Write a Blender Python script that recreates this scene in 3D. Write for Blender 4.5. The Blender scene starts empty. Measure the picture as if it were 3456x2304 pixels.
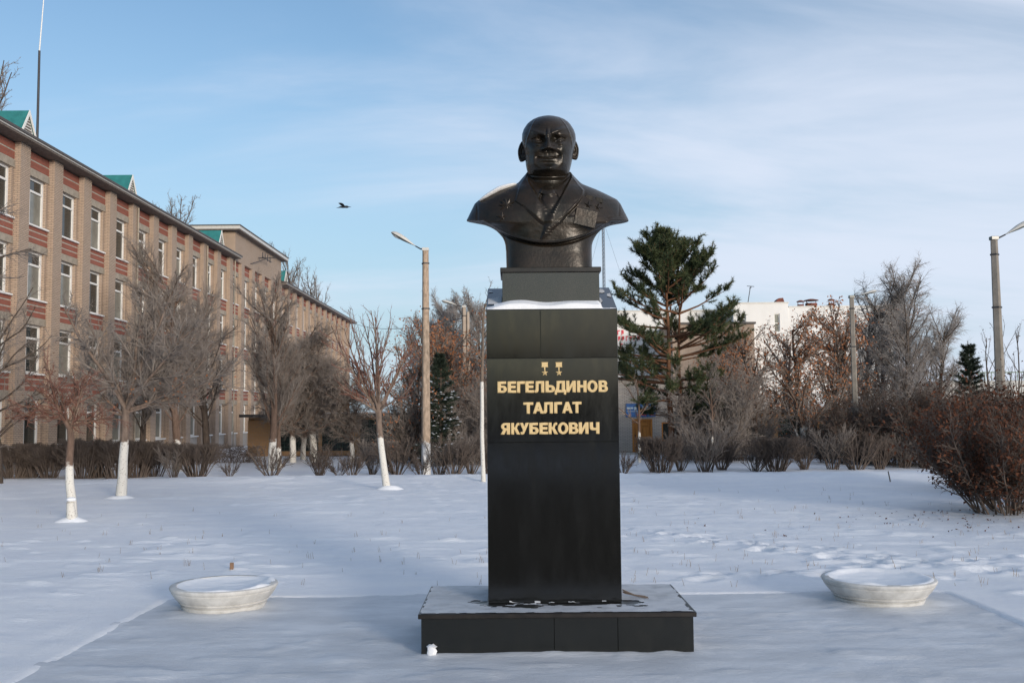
import bpy, math, random
import numpy as np
from mathutils import Vector, Matrix

SC = bpy.context.scene
COL = SC.collection
R = math.radians

# ------------------------------------------------------------------ camera
PITCH, ROLL, FPX = R(4.08), R(0.5), 3340.0
CAM_Z = 2.5
cd = bpy.data.cameras.new("camera")
cd.sensor_width = 36.0
cd.lens = FPX / 3456 * 36.0
cd.clip_start = 0.1
cd.clip_end = 6000
cam = bpy.data.objects.new("camera", cd)
COL.objects.link(cam)
cam.location = (0, 0, CAM_Z)
cam.rotation_euler = (Matrix.Rotation(PITCH, 3, 'X') @ Matrix.Rotation(R(90), 3, 'X') @ Matrix.Rotation(-ROLL, 3, 'Z')).to_euler()
SC.camera = cam

# ------------------------------------------------------------------ sky and sun
SUN_AZ, SUN_EL = R(150), R(7.5)
world = bpy.data.worlds.new("World")
SC.world = world
world.use_nodes = True
wn = world.node_tree
wl = wn.links
bg = wn.nodes['Background']
bg.inputs[1].default_value = 0.127


def wnode(t, **kw):
    n = wn.nodes.new(t)
    for k, v in kw.items():
        setattr(n, k, v)
    return n


sky = wnode('ShaderNodeTexSky', sky_type='NISHITA', sun_disc=False)
sky.sun_elevation, sky.sun_rotation = SUN_EL, SUN_AZ
sky.altitude = 150
sky.air_density, sky.dust_density, sky.ozone_density = 1.0, 0.6, 1.6
tint = wnode('ShaderNodeMix', data_type='RGBA', blend_type='MULTIPLY')
tint.inputs[0].default_value = 1.0
tint.inputs[7].default_value = (1.0, 1.07, 1.18, 1)
wl.new(sky.outputs[0], tint.inputs[6])
tc = wnode('ShaderNodeTexCoord')
# thin cirrus: the view direction projected on a flat layer, so streaks run together towards the horizon
sep = wnode('ShaderNodeSeparateXYZ')
wl.new(tc.outputs['Generated'], sep.inputs[0])
dz = wnode('ShaderNodeMath', operation='MAXIMUM')
wl.new(sep.outputs[2], dz.inputs[0])
dz.inputs[1].default_value = 0.0
dz2 = wnode('ShaderNodeMath', operation='ADD')
wl.new(dz.outputs[0], dz2.inputs[0])
dz2.inputs[1].default_value = 0.22
ux = wnode('ShaderNodeMath', operation='DIVIDE')
uy = wnode('ShaderNodeMath', operation='DIVIDE')
wl.new(sep.outputs[0], ux.inputs[0]); wl.new(dz2.outputs[0], ux.inputs[1])
wl.new(sep.outputs[1], uy.inputs[0]); wl.new(dz2.outputs[0], uy.inputs[1])
comb = wnode('ShaderNodeCombineXYZ')
wl.new(ux.outputs[0], comb.inputs[0]); wl.new(uy.outputs[0], comb.inputs[1])
mp = wnode('ShaderNodeMapping')
mp.inputs['Rotation'].default_value = (0, 0, R(-28))
mp.inputs['Scale'].default_value = (0.55, 1.5, 1)
mp.inputs['Location'].default_value = (3.1, 0.4, 0)
wl.new(comb.outputs[0], mp.inputs[0])
n1 = wnode('ShaderNodeTexNoise')
n1.inputs['Scale'].default_value = 1.5
n1.inputs['Detail'].default_value = 9
n1.inputs['Roughness'].default_value = 0.56
n1.inputs['Distortion'].default_value = 0.5
wl.new(mp.outputs[0], n1.inputs['Vector'])
# cloudier towards one side of the sky (a broad bank lies to the east)
bank = wnode('ShaderNodeMapRange', interpolation_type='SMOOTHSTEP')
bank.inputs[1].default_value = -0.9; bank.inputs[2].default_value = 1.1
bank.inputs[3].default_value = -0.10; bank.inputs[4].default_value = 0.34
wl.new(ux.outputs[0], bank.inputs[0])
addn = wnode('ShaderNodeMath', operation='ADD')
wl.new(n1.outputs[0], addn.inputs[0]); wl.new(bank.outputs[0], addn.inputs[1])
cr = wnode('ShaderNodeMapRange', interpolation_type='SMOOTHSTEP')
cr.inputs[1].default_value = 0.36; cr.inputs[2].default_value = 0.95
cr.inputs[3].default_value = 0.0; cr.inputs[4].default_value = 0.85
wl.new(addn.outputs[0], cr.inputs[0])
# far-away air is milky near the horizon
hz = wnode('ShaderNodeMapRange', interpolation_type='SMOOTHSTEP')
hz.inputs[1].default_value = -0.02; hz.inputs[2].default_value = 0.42
hz.inputs[3].default_value = 0.85; hz.inputs[4].default_value = 0.0
wl.new(sep.outputs[2], hz.inputs[0])
sdot = wnode('ShaderNodeVectorMath', operation='DOT_PRODUCT')
sdot.inputs[1].default_value = (math.sin(SUN_AZ), math.cos(SUN_AZ), 0)
wl.new(tc.outputs['Generated'], sdot.inputs[0])
sfa = wnode('ShaderNodeMapRange', interpolation_type='SMOOTHSTEP')
sfa.inputs[1].default_value = -0.2; sfa.inputs[2].default_value = 0.9
sfa.inputs[3].default_value = 1.0; sfa.inputs[4].default_value = 0.15
wl.new(sdot.outputs['Value'], sfa.inputs[0])
hzm = wnode('ShaderNodeMath', operation='MULTIPLY')
wl.new(hz.outputs[0], hzm.inputs[0]); wl.new(sfa.outputs[0], hzm.inputs[1])
mxh = wnode('ShaderNodeMix', data_type='RGBA')
mxh.inputs[7].default_value = (2.3, 3.2, 4.15, 1)
wl.new(hzm.outputs[0], mxh.inputs[0]); wl.new(tint.outputs[2], mxh.inputs[6])
mxc = wnode('ShaderNodeMix', data_type='RGBA')
mxc.inputs[7].default_value = (4.15, 4.5, 5.25, 1)
wl.new(cr.outputs[0], mxc.inputs[0]); wl.new(mxh.outputs[2], mxc.inputs[6])
wl.new(mxc.outputs[2], bg.inputs[0])

sd = bpy.data.lights.new("sun", 'SUN')
sd.energy = 2.0
sd.angle = R(11)
sd.color = (1.0, 0.90, 0.78)
sun = bpy.data.objects.new("sun", sd)
COL.objects.link(sun)
to_sun = Vector((math.sin(SUN_AZ) * math.cos(SUN_EL), math.cos(SUN_AZ) * math.cos(SUN_EL), math.sin(SUN_EL)))
sun.rotation_euler = to_sun.to_track_quat('Z', 'Y').to_euler()
sun.location = to_sun * 60

vs = SC.view_settings
vs.view_transform = 'Standard'
vs.look = 'None'
vs.gamma = 1
vs.use_curve_mapping = False
vs.exposure = 0.55

# ------------------------------------------------------------------ helpers


def at(px, py, Y):
    """world point on the plane Y seen at that place of the photograph (for reading distances off it)"""
    a, b = (px - 1728) / FPX, (1152 - py) / FPX
    x = a * math.cos(ROLL) + b * math.sin(ROLL)
    u = -a * math.sin(ROLL) + b * math.cos(ROLL)
    c, s = math.cos(PITCH), math.sin(PITCH)
    y, z = c - u * s, s + u * c
    return (x * Y / y, Y, CAM_Z + z * Y / y)


def gnd(px, py, z=0.0):
    p = at(px, py, 1.0)
    t = (z - CAM_Z) / (p[2] - CAM_Z)
    return (p[0] * t, t)


def tag(o, label=None, cat=None, group=None, kind=None):
    if label: o['label'] = label
    if cat: o['category'] = cat
    if group: o['group'] = group
    if kind: o['kind'] = kind
    return o


def thing(name, label, cat, loc=(0, 0, 0), rz=0.0, group=None):
    o = bpy.data.objects.new(name, None)
    COL.objects.link(o)
    o.location = loc
    o.rotation_euler = (0, 0, rz)
    return tag(o, label, cat, group)


def link_mesh(name, me, parent=None, loc=None, rz=None):
    o = bpy.data.objects.new(name, me)
    COL.objects.link(o)
    if parent is not None: o.parent = parent
    if loc is not None: o.location = loc
    if rz is not None: o.rotation_euler = (0, 0, rz)
    return o


def mesh_np(name, V, quads=None, tris=None, mat=None, smooth=False):
    V = np.asarray(V, dtype=np.float32).reshape(-1, 3)
    me = bpy.data.meshes.new(name)
    li, ls = [], []
    n = 0
    for F, k in ((quads, 4), (tris, 3)):
        if F is not None and len(F):
            F = np.asarray(F, dtype=np.int32).reshape(-1, k)
            li.append(F.ravel())
            ls.append(n + np.arange(len(F), dtype=np.int32) * k)
            n += F.size
    li = np.concatenate(li); ls = np.concatenate(ls)
    me.vertices.add(len(V)); me.vertices.foreach_set('co', V.ravel())
    me.loops.add(len(li)); me.loops.foreach_set('vertex_index', li)
    me.polygons.add(len(ls)); me.polygons.foreach_set('loop_start', ls)
    me.update(calc_edges=True)
    me.validate()
    if smooth:
        me.polygons.foreach_set('use_smooth', np.ones(len(ls), dtype=bool))
    if mat: me.materials.append(mat)
    return me


class MB:
    """collects boxes, prisms, tubes and lathes into ONE mesh"""

    def __init__(self):
        self.v, self.f = [], []

    def add(self, vs, fs):
        b = len(self.v)
        self.v += [tuple(p) for p in vs]
        self.f += [tuple(i + b for i in f) for f in fs]
        return self

    def box(self, x0, x1, y0, y1, z0, z1, ch=0.0):
        if ch <= 0:
            vs = [(x, y, z) for z in (z0, z1) for y in (y0, y1) for x in (x0, x1)]
            return self.add(vs, [(0, 2, 3, 1), (4, 5, 7, 6), (0, 1, 5, 4), (1, 3, 7, 5), (3, 2, 6, 7), (2, 0, 4, 6)])
        lo, hi = (x0, y0, z0), (x1, y1, z1)
        vs, idx = [], {}
        for i in range(8):
            s = [(i >> k) & 1 for k in range(3)]
            for k in range(3):
                p = [(hi[j] if s[j] else lo[j]) for j in range(3)]
                for j in range(3):
                    if j != k: p[j] += -ch if s[j] else ch
                idx[(i, k)] = len(vs); vs.append(tuple(p))
        fs = []
        for k in range(3):
            a, b = [j for j in range(3) if j != k]
            for side in (0, 1):
                q = []
                for (sa, sb) in ((0, 0), (1, 0), (1, 1), (0, 1)):
                    q.append(idx[((side << k) | (sa << a) | (sb << b), k)])
                fs.append(tuple(q))
            for sa in (0, 1):
                for sb in (0, 1):
                    i0 = (sa << a) | (sb << b); i1 = i0 | (1 << k)
                    fs.append((idx[(i0, a)], idx[(i1, a)], idx[(i1, b)], idx[(i0, b)]))
        for i in range(8):
            fs.append((idx[(i, 0)], idx[(i, 1)], idx[(i, 2)]))
        return self.add(vs, fs)

    def prism(self, poly, axis, a0, a1):
        """poly of 2-D points extruded along axis 'x','y' or 'z'"""
        n = len(poly)
        def P(p, a):
            return {'x': (a, p[0], p[1]), 'y': (p[0], a, p[1]), 'z': (p[0], p[1], a)}[axis]
        vs = [P(p, a0) for p in poly] + [P(p, a1) for p in poly]
        fs = [tuple(range(n)), tuple(range(2 * n - 1, n - 1, -1))]
        fs += [(i, (i + 1) % n, n + (i + 1) % n, n + i) for i in range(n)]
        return self.add(vs, fs)

    def tube(self, pts, rad, k=6, cap=True):
        pts = [Vector(p) for p in pts]
        if not hasattr(rad, '__len__'): rad = [rad] * len(pts)
        vs = []
        up = Vector((0, 0, 1))
        pa = None
        for i, p in enumerate(pts):
            d = (pts[min(i + 1, len(pts) - 1)] - pts[max(i - 1, 0)]).normalized()
            a = d.cross(up if abs(d.z) < 0.95 else Vector((1, 0, 0))).normalized() if pa is None else (pa - d * pa.dot(d)).normalized()
            pa = a
            b = d.cross(a)
            for j in range(k):
                t = 2 * math.pi * j / k
                vs.append(p + (a * math.cos(t) + b * math.sin(t)) * rad[i])
        fs = [(i * k + j, i * k + (j + 1) % k, (i + 1) * k + (j + 1) % k, (i + 1) * k + j) for i in range(len(pts) - 1) for j in range(k)]
        if cap:
            fs += [tuple(range(k - 1, -1, -1)), tuple(range((len(pts) - 1) * k, len(pts) * k))]
        return self.add(vs, fs)

    def lathe(self, prof, k=32, c=(0, 0, 0), sx=1.0, sy=1.0):
        vs = [(c[0] + r * sx * math.cos(2 * math.pi * j / k), c[1] + r * sy * math.sin(2 * math.pi * j / k), c[2] + z) for r, z in prof for j in range(k)]
        fs = [(i * k + j, i * k + (j + 1) % k, (i + 1) * k + (j + 1) % k, (i + 1) * k + j) for i in range(len(prof) - 1) for j in range(k)]
        fs += [tuple(range(k - 1, -1, -1)), tuple(range((len(prof) - 1) * k, len(prof) * k))]
        return self.add(vs, fs)

    def mesh(self, name, mat, smooth=False, off=(0, 0, 0)):
        me = bpy.data.meshes.new(name)
        me.from_pydata([(v[0] - off[0], v[1] - off[1], v[2] - off[2]) for v in self.v], [], self.f)
        import bmesh
        bm = bmesh.new(); bm.from_mesh(me)
        bmesh.ops.recalc_face_normals(bm, faces=bm.faces)
        bm.to_mesh(me); bm.free()
        if mat: me.materials.append(mat)
        if smooth:
            me.polygons.foreach_set('use_smooth', [True] * len(me.polygons))
            me.set_sharp_from_angle(angle=R(38))
        me.update()
        return me

    def build(self, name, mat, parent=None, smooth=False, world=True):
        off = (0, 0, 0)
        p = parent
        while p is not None and world:
            off = tuple(a + b for a, b in zip(off, p.location)); p = p.parent
        return link_mesh(name, self.mesh(name, mat, smooth, off), parent)


# value noise for the terrain ------------------------------------------------
_rs = np.random.RandomState(7)
_LAT = _rs.rand(256, 256).astype(np.float32)


def vnoise(x, y, seed=0):
    x = np.asarray(x, dtype=np.float64) + seed * 17.31; y = np.asarray(y, dtype=np.float64) + seed * 9.77
    xi, yi = np.floor(x).astype(np.int64), np.floor(y).astype(np.int64)
    fx, fy = x - xi, y - yi
    fx = fx * fx * (3 - 2 * fx); fy = fy * fy * (3 - 2 * fy)
    g = lambda a, b: _LAT[a & 255, b & 255]
    return (g(xi, yi) * (1 - fx) + g(xi + 1, yi) * fx) * (1 - fy) + (g(xi, yi + 1) * (1 - fx) + g(xi + 1, yi + 1) * fx) * fy - 0.5


def sstep(a, b, x):
    t = np.clip((x - a) / (b - a), 0, 1)
    return t * t * (3 - 2 * t)


# ------------------------------------------------------------------ materials


def mat(name, col, rough=0.7, spec=0.5, metal=0.0, var=0.0, vscale=8.0, col2=None, bump=0.0, bscale=40.0, detail=5, stretch=None, coat=0.0):
    m = bpy.data.materials.new(name); m.use_nodes = True
    nt = m.node_tree; b = nt.nodes['Principled BSDF']
    b.inputs['Base Color'].default_value = (*col, 1)
    b.inputs['Roughness'].default_value = rough
    b.inputs['Specular IOR Level'].default_value = spec
    b.inputs['Metallic'].default_value = metal
    b.inputs['Coat Weight'].default_value = coat
    if var > 0 or col2 or bump > 0:
        t = nt.nodes.new('ShaderNodeTexCoord')
        mpn = nt.nodes.new('ShaderNodeMapping')
        nt.links.new(t.outputs['Object'], mpn.inputs[0])
        if stretch: mpn.inputs['Scale'].default_value = stretch
    if var > 0 or col2:
        n = nt.nodes.new('ShaderNodeTexNoise')
        n.inputs['Scale'].default_value = vscale; n.inputs['Detail'].default_value = detail; n.inputs['Roughness'].default_value = 0.6
        nt.links.new(mpn.outputs[0], n.inputs['Vector'])
        rmp = nt.nodes.new('ShaderNodeValToRGB')
        c2 = col2 or tuple(min(1, c * (1 + var)) for c in col)
        c1 = col if col2 else tuple(c * (1 - var) for c in col)
        rmp.color_ramp.elements[0].position = 0.33; rmp.color_ramp.elements[0].color = (*c1, 1)
        rmp.color_ramp.elements[1].position = 0.67; rmp.color_ramp.elements[1].color = (*c2, 1)
        nt.links.new(n.outputs[0], rmp.inputs[0]); nt.links.new(rmp.outputs[0], b.inputs['Base Color'])
    if bump > 0:
        n2 = nt.nodes.new('ShaderNodeTexNoise'); n2.inputs['Scale'].default_value = bscale; n2.inputs['Detail'].default_value = 6
        nt.links.new(mpn.outputs[0], n2.inputs['Vector'])
        bp = nt.nodes.new('ShaderNodeBump'); bp.inputs['Strength'].default_value = bump; bp.inputs['Distance'].default_value = 0.02
        nt.links.new(n2.outputs[0], bp.inputs['Height']); nt.links.new(bp.outputs[0], b.inputs['Normal'])
    return m


def brick_mat(name, c1, c2, mortar, stain=None, bw=0.26, bh=0.077, stainamt=0.5):
    """brick courses on upright walls: u runs along the wall (x+y), v is height"""
    m = bpy.data.materials.new(name); m.use_nodes = True
    nt = m.node_tree; b = nt.nodes['Principled BSDF']; L = nt.links
    b.inputs['Roughness'].default_value = 0.9; b.inputs['Specular IOR Level'].default_value = 0.25
    t = nt.nodes.new('ShaderNodeTexCoord'); s = nt.nodes.new('ShaderNodeSeparateXYZ'); L.new(t.outputs['Object'], s.inputs[0])
    a = nt.nodes.new('ShaderNodeMath'); L.new(s.outputs[0], a.inputs[0]); L.new(s.outputs[1], a.inputs[1])
    c = nt.nodes.new('ShaderNodeCombineXYZ'); L.new(a.outputs[0], c.inputs[0]); L.new(s.outputs[2], c.inputs[1])
    br = nt.nodes.new('ShaderNodeTexBrick'); L.new(c.outputs[0], br.inputs['Vector'])
    br.inputs['Color1'].default_value = (*c1, 1); br.inputs['Color2'].default_value = (*c2, 1); br.inputs['Mortar'].default_value = (*mortar, 1)
    br.inputs['Scale'].default_value = 1.0; br.inputs['Mortar Size'].default_value = 0.013; br.inputs['Mortar Smooth'].default_value = 0.2
    br.inputs['Brick Width'].default_value = bw; br.inputs['Row Height'].default_value = bh
    n = nt.nodes.new('ShaderNodeTexNoise'); n.inputs['Scale'].default_value = 0.9; n.inputs['Detail'].default_value = 6
    L.new(t.outputs['Object'], n.inputs['Vector'])
    rm = nt.nodes.new('ShaderNodeMapRange'); rm.inputs[1].default_value = 0.42; rm.inputs[2].default_value = 0.72; rm.inputs[4].default_value = stainamt
    L.new(n.outputs[0], rm.inputs[0])
    mx = nt.nodes.new('ShaderNodeMix'); mx.data_type = 'RGBA'
    L.new(rm.outputs[0], mx.inputs[0]); L.new(br.outputs[0], mx.inputs[6])
    mx.inputs[7].default_value = (*(stain or tuple(x * 0.7 for x in c1)), 1)
    L.new(mx.outputs[2], b.inputs['Base Color'])
    bp = nt.nodes.new('ShaderNodeBump'); bp.inputs['Strength'].default_value = 0.6; bp.inputs['Distance'].default_value = 0.012; bp.invert = True
    L.new(br.outputs['Fac'], bp.inputs['Height']); L.new(bp.outputs[0], b.inputs['Normal'])
    return m


def bark_mat(name, bark, white_to=None, white=(0.66, 0.63, 0.57)):
    m = mat(name, tuple(c * 0.65 for c in bark), rough=0.95, spec=0.15, col2=tuple(c * 1.25 for c in bark), vscale=14, bump=0.6, bscale=30, stretch=(1, 1, 0.3))
    if white_to:
        nt = m.node_tree; L = nt.links; b = nt.nodes['Principled BSDF']
        src = b.inputs['Base Color'].links[0].from_socket
        t = nt.nodes.new('ShaderNodeTexCoord'); s = nt.nodes.new('ShaderNodeSeparateXYZ'); L.new(t.outputs['Object'], s.inputs[0])
        n = nt.nodes.new('ShaderNodeTexNoise'); n.inputs['Scale'].default_value = 9; n.inputs['Detail'].default_value = 5
        L.new(t.outputs['Object'], n.inputs['Vector'])
        ma = nt.nodes.new('ShaderNodeMath'); ma.operation = 'MULTIPLY_ADD'; ma.inputs[1].default_value = 0.55
        L.new(n.outputs[0], ma.inputs[0]); L.new(s.outputs[2], ma.inputs[2])
        r1 = nt.nodes.new('ShaderNodeMapRange'); r1.inputs[1].default_value = white_to + 0.22; r1.inputs[2].default_value = white_to + 0.32
        r1.inputs[3].default_value = 1; r1.inputs[4].default_value = 0
        L.new(ma.outputs[0], r1.inputs[0])
        n3 = nt.nodes.new('ShaderNodeTexNoise'); n3.inputs['Scale'].default_value = 22; n3.inputs['Detail'].default_value = 4
        L.new(t.outputs['Object'], n3.inputs['Vector'])
        r3 = nt.nodes.new('ShaderNodeMapRange'); r3.inputs[1].default_value = 0.25; r3.inputs[2].default_value = 0.42
        L.new(n3.outputs[0], r3.inputs[0])
        mm = nt.nodes.new('ShaderNodeMath'); mm.operation = 'MULTIPLY'
        L.new(r1.outputs[0], mm.inputs[0]); L.new(r3.outputs[0], mm.inputs[1])
        mx = nt.nodes.new('ShaderNodeMix'); mx.data_type = 'RGBA'
        L.new(mm.outputs[0], mx.inputs[0]); L.new(src, mx.inputs[6]); mx.inputs[7].default_value = (*white, 1)
        L.new(mx.outputs[2], b.inputs['Base Color'])
    return m


def snow_mat(name, base, second, vscale, stretch, bump, lo=0.45, hi=0.62):
    m = bpy.data.materials.new(name); m.use_nodes = True
    nt = m.node_tree; L = nt.links; b = nt.nodes['Principled BSDF']
    b.inputs['Roughness'].default_value = 0.55; b.inputs['Specular IOR Level'].default_value = 0.3
    t = nt.nodes.new('ShaderNodeTexCoord')
    mpn = nt.nodes.new('ShaderNodeMapping'); mpn.inputs['Scale'].default_value = stretch; L.new(t.outputs['Object'], mpn.inputs[0])
    n = nt.nodes.new('ShaderNodeTexNoise'); n.inputs['Scale'].default_value = vscale; n.inputs['Detail'].default_value = 8; n.inputs['Roughness'].default_value = 0.62
    L.new(mpn.outputs[0], n.inputs['Vector'])
    r = nt.nodes.new('ShaderNodeMapRange'); r.inputs[1].default_value = lo; r.inputs[2].default_value = hi; L.new(n.outputs[0], r.inputs[0])
    mx = nt.nodes.new('ShaderNodeMix'); mx.data_type = 'RGBA'; L.new(r.outputs[0], mx.inputs[0])
    mx.inputs[6].default_value = (*base, 1); mx.inputs[7].default_value = (*second, 1)
    L.new(mx.outputs[2], b.inputs['Base Color'])
    n2 = nt.nodes.new('ShaderNodeTexNoise'); n2.inputs['Scale'].default_value = 12; n2.inputs['Detail'].default_value = 10; n2.inputs['Roughness'].default_value = 0.76
    L.new(mpn.outputs[0], n2.inputs['Vector'])
    bp = nt.nodes.new('ShaderNodeBump'); bp.inputs['Strength'].default_value = bump; bp.inputs['Distance'].default_value = 0.03
    L.new(n2.outputs[0], bp.inputs['Height']); L.new(bp.outputs[0], b.inputs['Normal'])
    return m


M = {}
M['snow'] = snow_mat('snow', (0.86, 0.88, 0.92), (0.92, 0.93, 0.95), 1.1, (0.5, 1.4, 1), 0.9)
M['icy'] = snow_mat('icy_pavement', (0.59, 0.61, 0.64), (0.75, 0.77, 0.80), 1.6, (0.6, 1.3, 1), 0.6, 0.40, 0.68)
M['asphalt'] = mat('asphalt', (0.035, 0.035, 0.037), rough=0.9, spec=0.2, var=0.3, vscale=3)
M['dust'] = snow_mat('snow_dust', (0.62, 0.63, 0.65), (0.42, 0.43, 0.44), 5.0, (1, 1, 1), 0.3, 0.45, 0.75)
M['fresh'] = snow_mat('fresh_snow', (0.86, 0.87, 0.89), (0.91, 0.91, 0.93), 3, (1, 1, 1), 0.4)
M['granite'] = mat('black_granite', (0.004, 0.004, 0.004), rough=0.12, spec=0.75, col2=(0.009, 0.009, 0.008), vscale=160, detail=2)
M['granite_matt'] = mat('dark_granite', (0.007, 0.007, 0.006), rough=0.20, spec=0.5, col2=(0.012, 0.013, 0.011), vscale=150, detail=2)
M['granite_plinth'] = mat('grey_granite', (0.016, 0.016, 0.013), rough=0.22, spec=0.8, col2=(0.030, 0.029, 0.023), vscale=150, detail=2)
M['granite_edge'] = mat('worn_granite_edge', (0.014, 0.011, 0.009), rough=0.3, spec=0.5, var=0.4)
M['bronze'] = mat('bronze', (0.013, 0.012, 0.009), rough=0.34, spec=0.45, metal=0.3, col2=(0.032, 0.022, 0.015), vscale=5, bump=0.15, bscale=26, detail=7)
M['gold'] = mat('gold_paint', (0.60, 0.43, 0.20), rough=0.5, spec=0.4, col2=(0.72, 0.54, 0.28), vscale=30)
M['tan_brick'] = brick_mat('tan_brick', (0.50, 0.37, 0.275), (0.42, 0.31, 0.225), (0.21, 0.17, 0.14), stain=(0.38, 0.30, 0.24), stainamt=0.6)
M['red_brick'] = brick_mat('red_brick', (0.36, 0.098, 0.062), (0.28, 0.078, 0.052), (0.24, 0.13, 0.10), stain=(0.24, 0.105, 0.075))
M['white_brick'] = brick_mat('white_brick', (0.52, 0.47, 0.42), (0.45, 0.41, 0.37), (0.22, 0.20, 0.18))
M['orange_brick'] = brick_mat('orange_brick', (0.50, 0.27, 0.11), (0.44, 0.23, 0.10), (0.36, 0.27, 0.18))
M['band'] = mat('mortar_band', (0.40, 0.34, 0.28), rough=0.9, var=0.15, vscale=5)
M['lintel'] = mat('concrete_lintel', (0.33, 0.28, 0.22), rough=0.9, var=0.2, vscale=4)
M['white_paint'] = mat('white_frame_paint', (0.78, 0.76, 0.72), rough=0.6, var=0.06)
M['glass'] = mat('window_glass', (0.030, 0.036, 0.034), rough=0.06, spec=0.6, var=0.35, vscale=1.2)
M['curtain'] = mat('curtained_glass', (0.20, 0.20, 0.17), rough=0.12, spec=0.5, var=0.25, vscale=1.5)
M['soffit'] = mat('soffit', (0.16, 0.13, 0.11), rough=0.9, var=0.3)
M['roof_metal'] = mat('brown_roof_metal', (0.07, 0.06, 0.055), rough=0.6, var=0.2)
M['green_roof'] = mat('green_roof_metal', (0.035, 0.20, 0.19), rough=0.4, var=0.15, vscale=3)
M['dark_metal'] = mat('dark_metal', (0.035, 0.035, 0.04), rough=0.6, var=0.2)
M['pole_grey'] = mat('grey_painted_metal', (0.20, 0.22, 0.24), rough=0.6, var=0.15)
M['concrete'] = mat('concrete_pole', (0.33, 0.265, 0.21), rough=0.95, spec=0.2, col2=(0.43, 0.355, 0.29), vscale=3, bump=0.2, bscale=25)
M['concrete_w'] = bark_mat('whitewashed_concrete', (0.40, 0.30, 0.22), 1.22, (0.72, 0.72, 0.72))
M['concrete_d'] = mat('weathered_concrete', (0.20, 0.18, 0.155), rough=0.95, spec=0.2, col2=(0.28, 0.25, 0.215), vscale=3, bump=0.2, bscale=25)
M['lamp_grey'] = mat('lamp_housing', (0.55, 0.53, 0.49), rough=0.4, var=0.1)
M['lamp_dark'] = mat('lamp_underside', (0.10, 0.11, 0.10), rough=0.3, var=0.2)
M['lens'] = mat('lamp_glass', (0.55, 0.55, 0.52), rough=0.15, var=0.1)
M['bowl'] = mat('painted_concrete_bowl', (0.50, 0.485, 0.455), rough=0.85, spec=0.25, col2=(0.68, 0.665, 0.635), vscale=6, bump=0.25, bscale=30)
M['bark_w'] = bark_mat('whitewashed_bark', (0.15, 0.10, 0.075), 1.30)
M['bark_w2'] = bark_mat('whitewashed_bark_tall', (0.17, 0.13, 0.10), 3.4)
M['bark_w3'] = bark_mat('whitewashed_bark_long', (0.19, 0.14, 0.11), 1.65)
M['bark'] = bark_mat('bark', (0.085, 0.065, 0.052))
M['bark_red'] = bark_mat('reddish_pine_bark', (0.19, 0.095, 0.055))
M['twig'] = mat('twig', (0.18, 0.148, 0.126), rough=0.9, spec=0.15, col2=(0.29, 0.25, 0.22), vscale=2.0)
M['twig_red'] = mat('red_twig', (0.16, 0.070, 0.050), rough=0.9, spec=0.15, col2=(0.24, 0.13, 0.10), vscale=3.0)
M['twig_dark'] = mat('dark_twig', (0.088, 0.069, 0.059), rough=0.9, spec=0.15, col2=(0.16, 0.126, 0.105), vscale=2.5)
M['twig_frost'] = mat('frosted_twig', (0.26, 0.225, 0.20), rough=0.9, spec=0.15, col2=(0.38, 0.355, 0.34), vscale=1.5)
M['leaf_rust'] = mat('rust_leaf', (0.075, 0.030, 0.018), rough=0.85, spec=0.15, col2=(0.135, 0.053, 0.029), vscale=6)
M['leaf_orange'] = mat('orange_leaf', (0.26, 0.098, 0.045), rough=0.8, spec=0.2, col2=(0.38, 0.17, 0.08), vscale=3)
M['leaf_dark'] = mat('dark_brown_leaf', (0.055, 0.030, 0.021), rough=0.85, spec=0.15, col2=(0.11, 0.050, 0.030), vscale=4)
M['needle'] = mat('pine_needle', (0.030, 0.048, 0.020), rough=0.6, spec=0.3, col2=(0.075, 0.090, 0.036), vscale=1.3)
M['needle_d'] = mat('spruce_needle', (0.016, 0.027, 0.018), rough=0.7, spec=0.3, col2=(0.035, 0.050, 0.032), vscale=2)
M['white_wall'] = mat('whitewashed_wall', (0.80, 0.785, 0.76), rough=0.9, spec=0.2, col2=(0.71, 0.69, 0.655), vscale=0.5, stretch=(1, 1, 0.25))
M['pale_wall'] = mat('pale_grey_wall', (0.50, 0.49, 0.46), rough=0.9, var=0.12, vscale=0.6)
M['rust'] = mat('rusty_vent', (0.15, 0.045, 0.030), rough=0.8, var=0.4, vscale=2)
M['door'] = mat('varnished_door', (0.42, 0.17, 0.035), rough=0.35, var=0.2, vscale=2, stretch=(6, 6, 0.6))
M['sign_blue'] = mat('blue_sign', (0.03, 0.13, 0.36), rough=0.5, var=0.2)
M['sign_light'] = mat('sign_pale_print', (0.50, 0.62, 0.68), rough=0.6, var=0.2)
M['red_paint'] = mat('red_sign_paint', (0.62, 0.07, 0.09), rough=0.7, var=0.2)
M['grid_glass'] = mat('dark_gallery_glass', (0.020, 0.030, 0.026), rough=0.12, spec=0.5, var=0.3)
M['green_bar'] = mat('green_glazing_bar', (0.03, 0.06, 0.045), rough=0.6, var=0.2)
M['railing'] = mat('pale_green_railing', (0.20, 0.27, 0.23), rough=0.6, var=0.1)
M['grass'] = mat('dry_grass', (0.22, 0.15, 0.08), rough=0.9, var=0.4)
M['feather'] = mat('black_feather', (0.012, 0.014, 0.018), rough=0.6, var=0.2)
M['stake'] = mat('wooden_stake', (0.24, 0.145, 0.09), rough=0.9, var=0.2)
M['cable'] = mat('cable', (0.06, 0.06, 0.07), rough=0.7, var=0.1)

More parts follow.
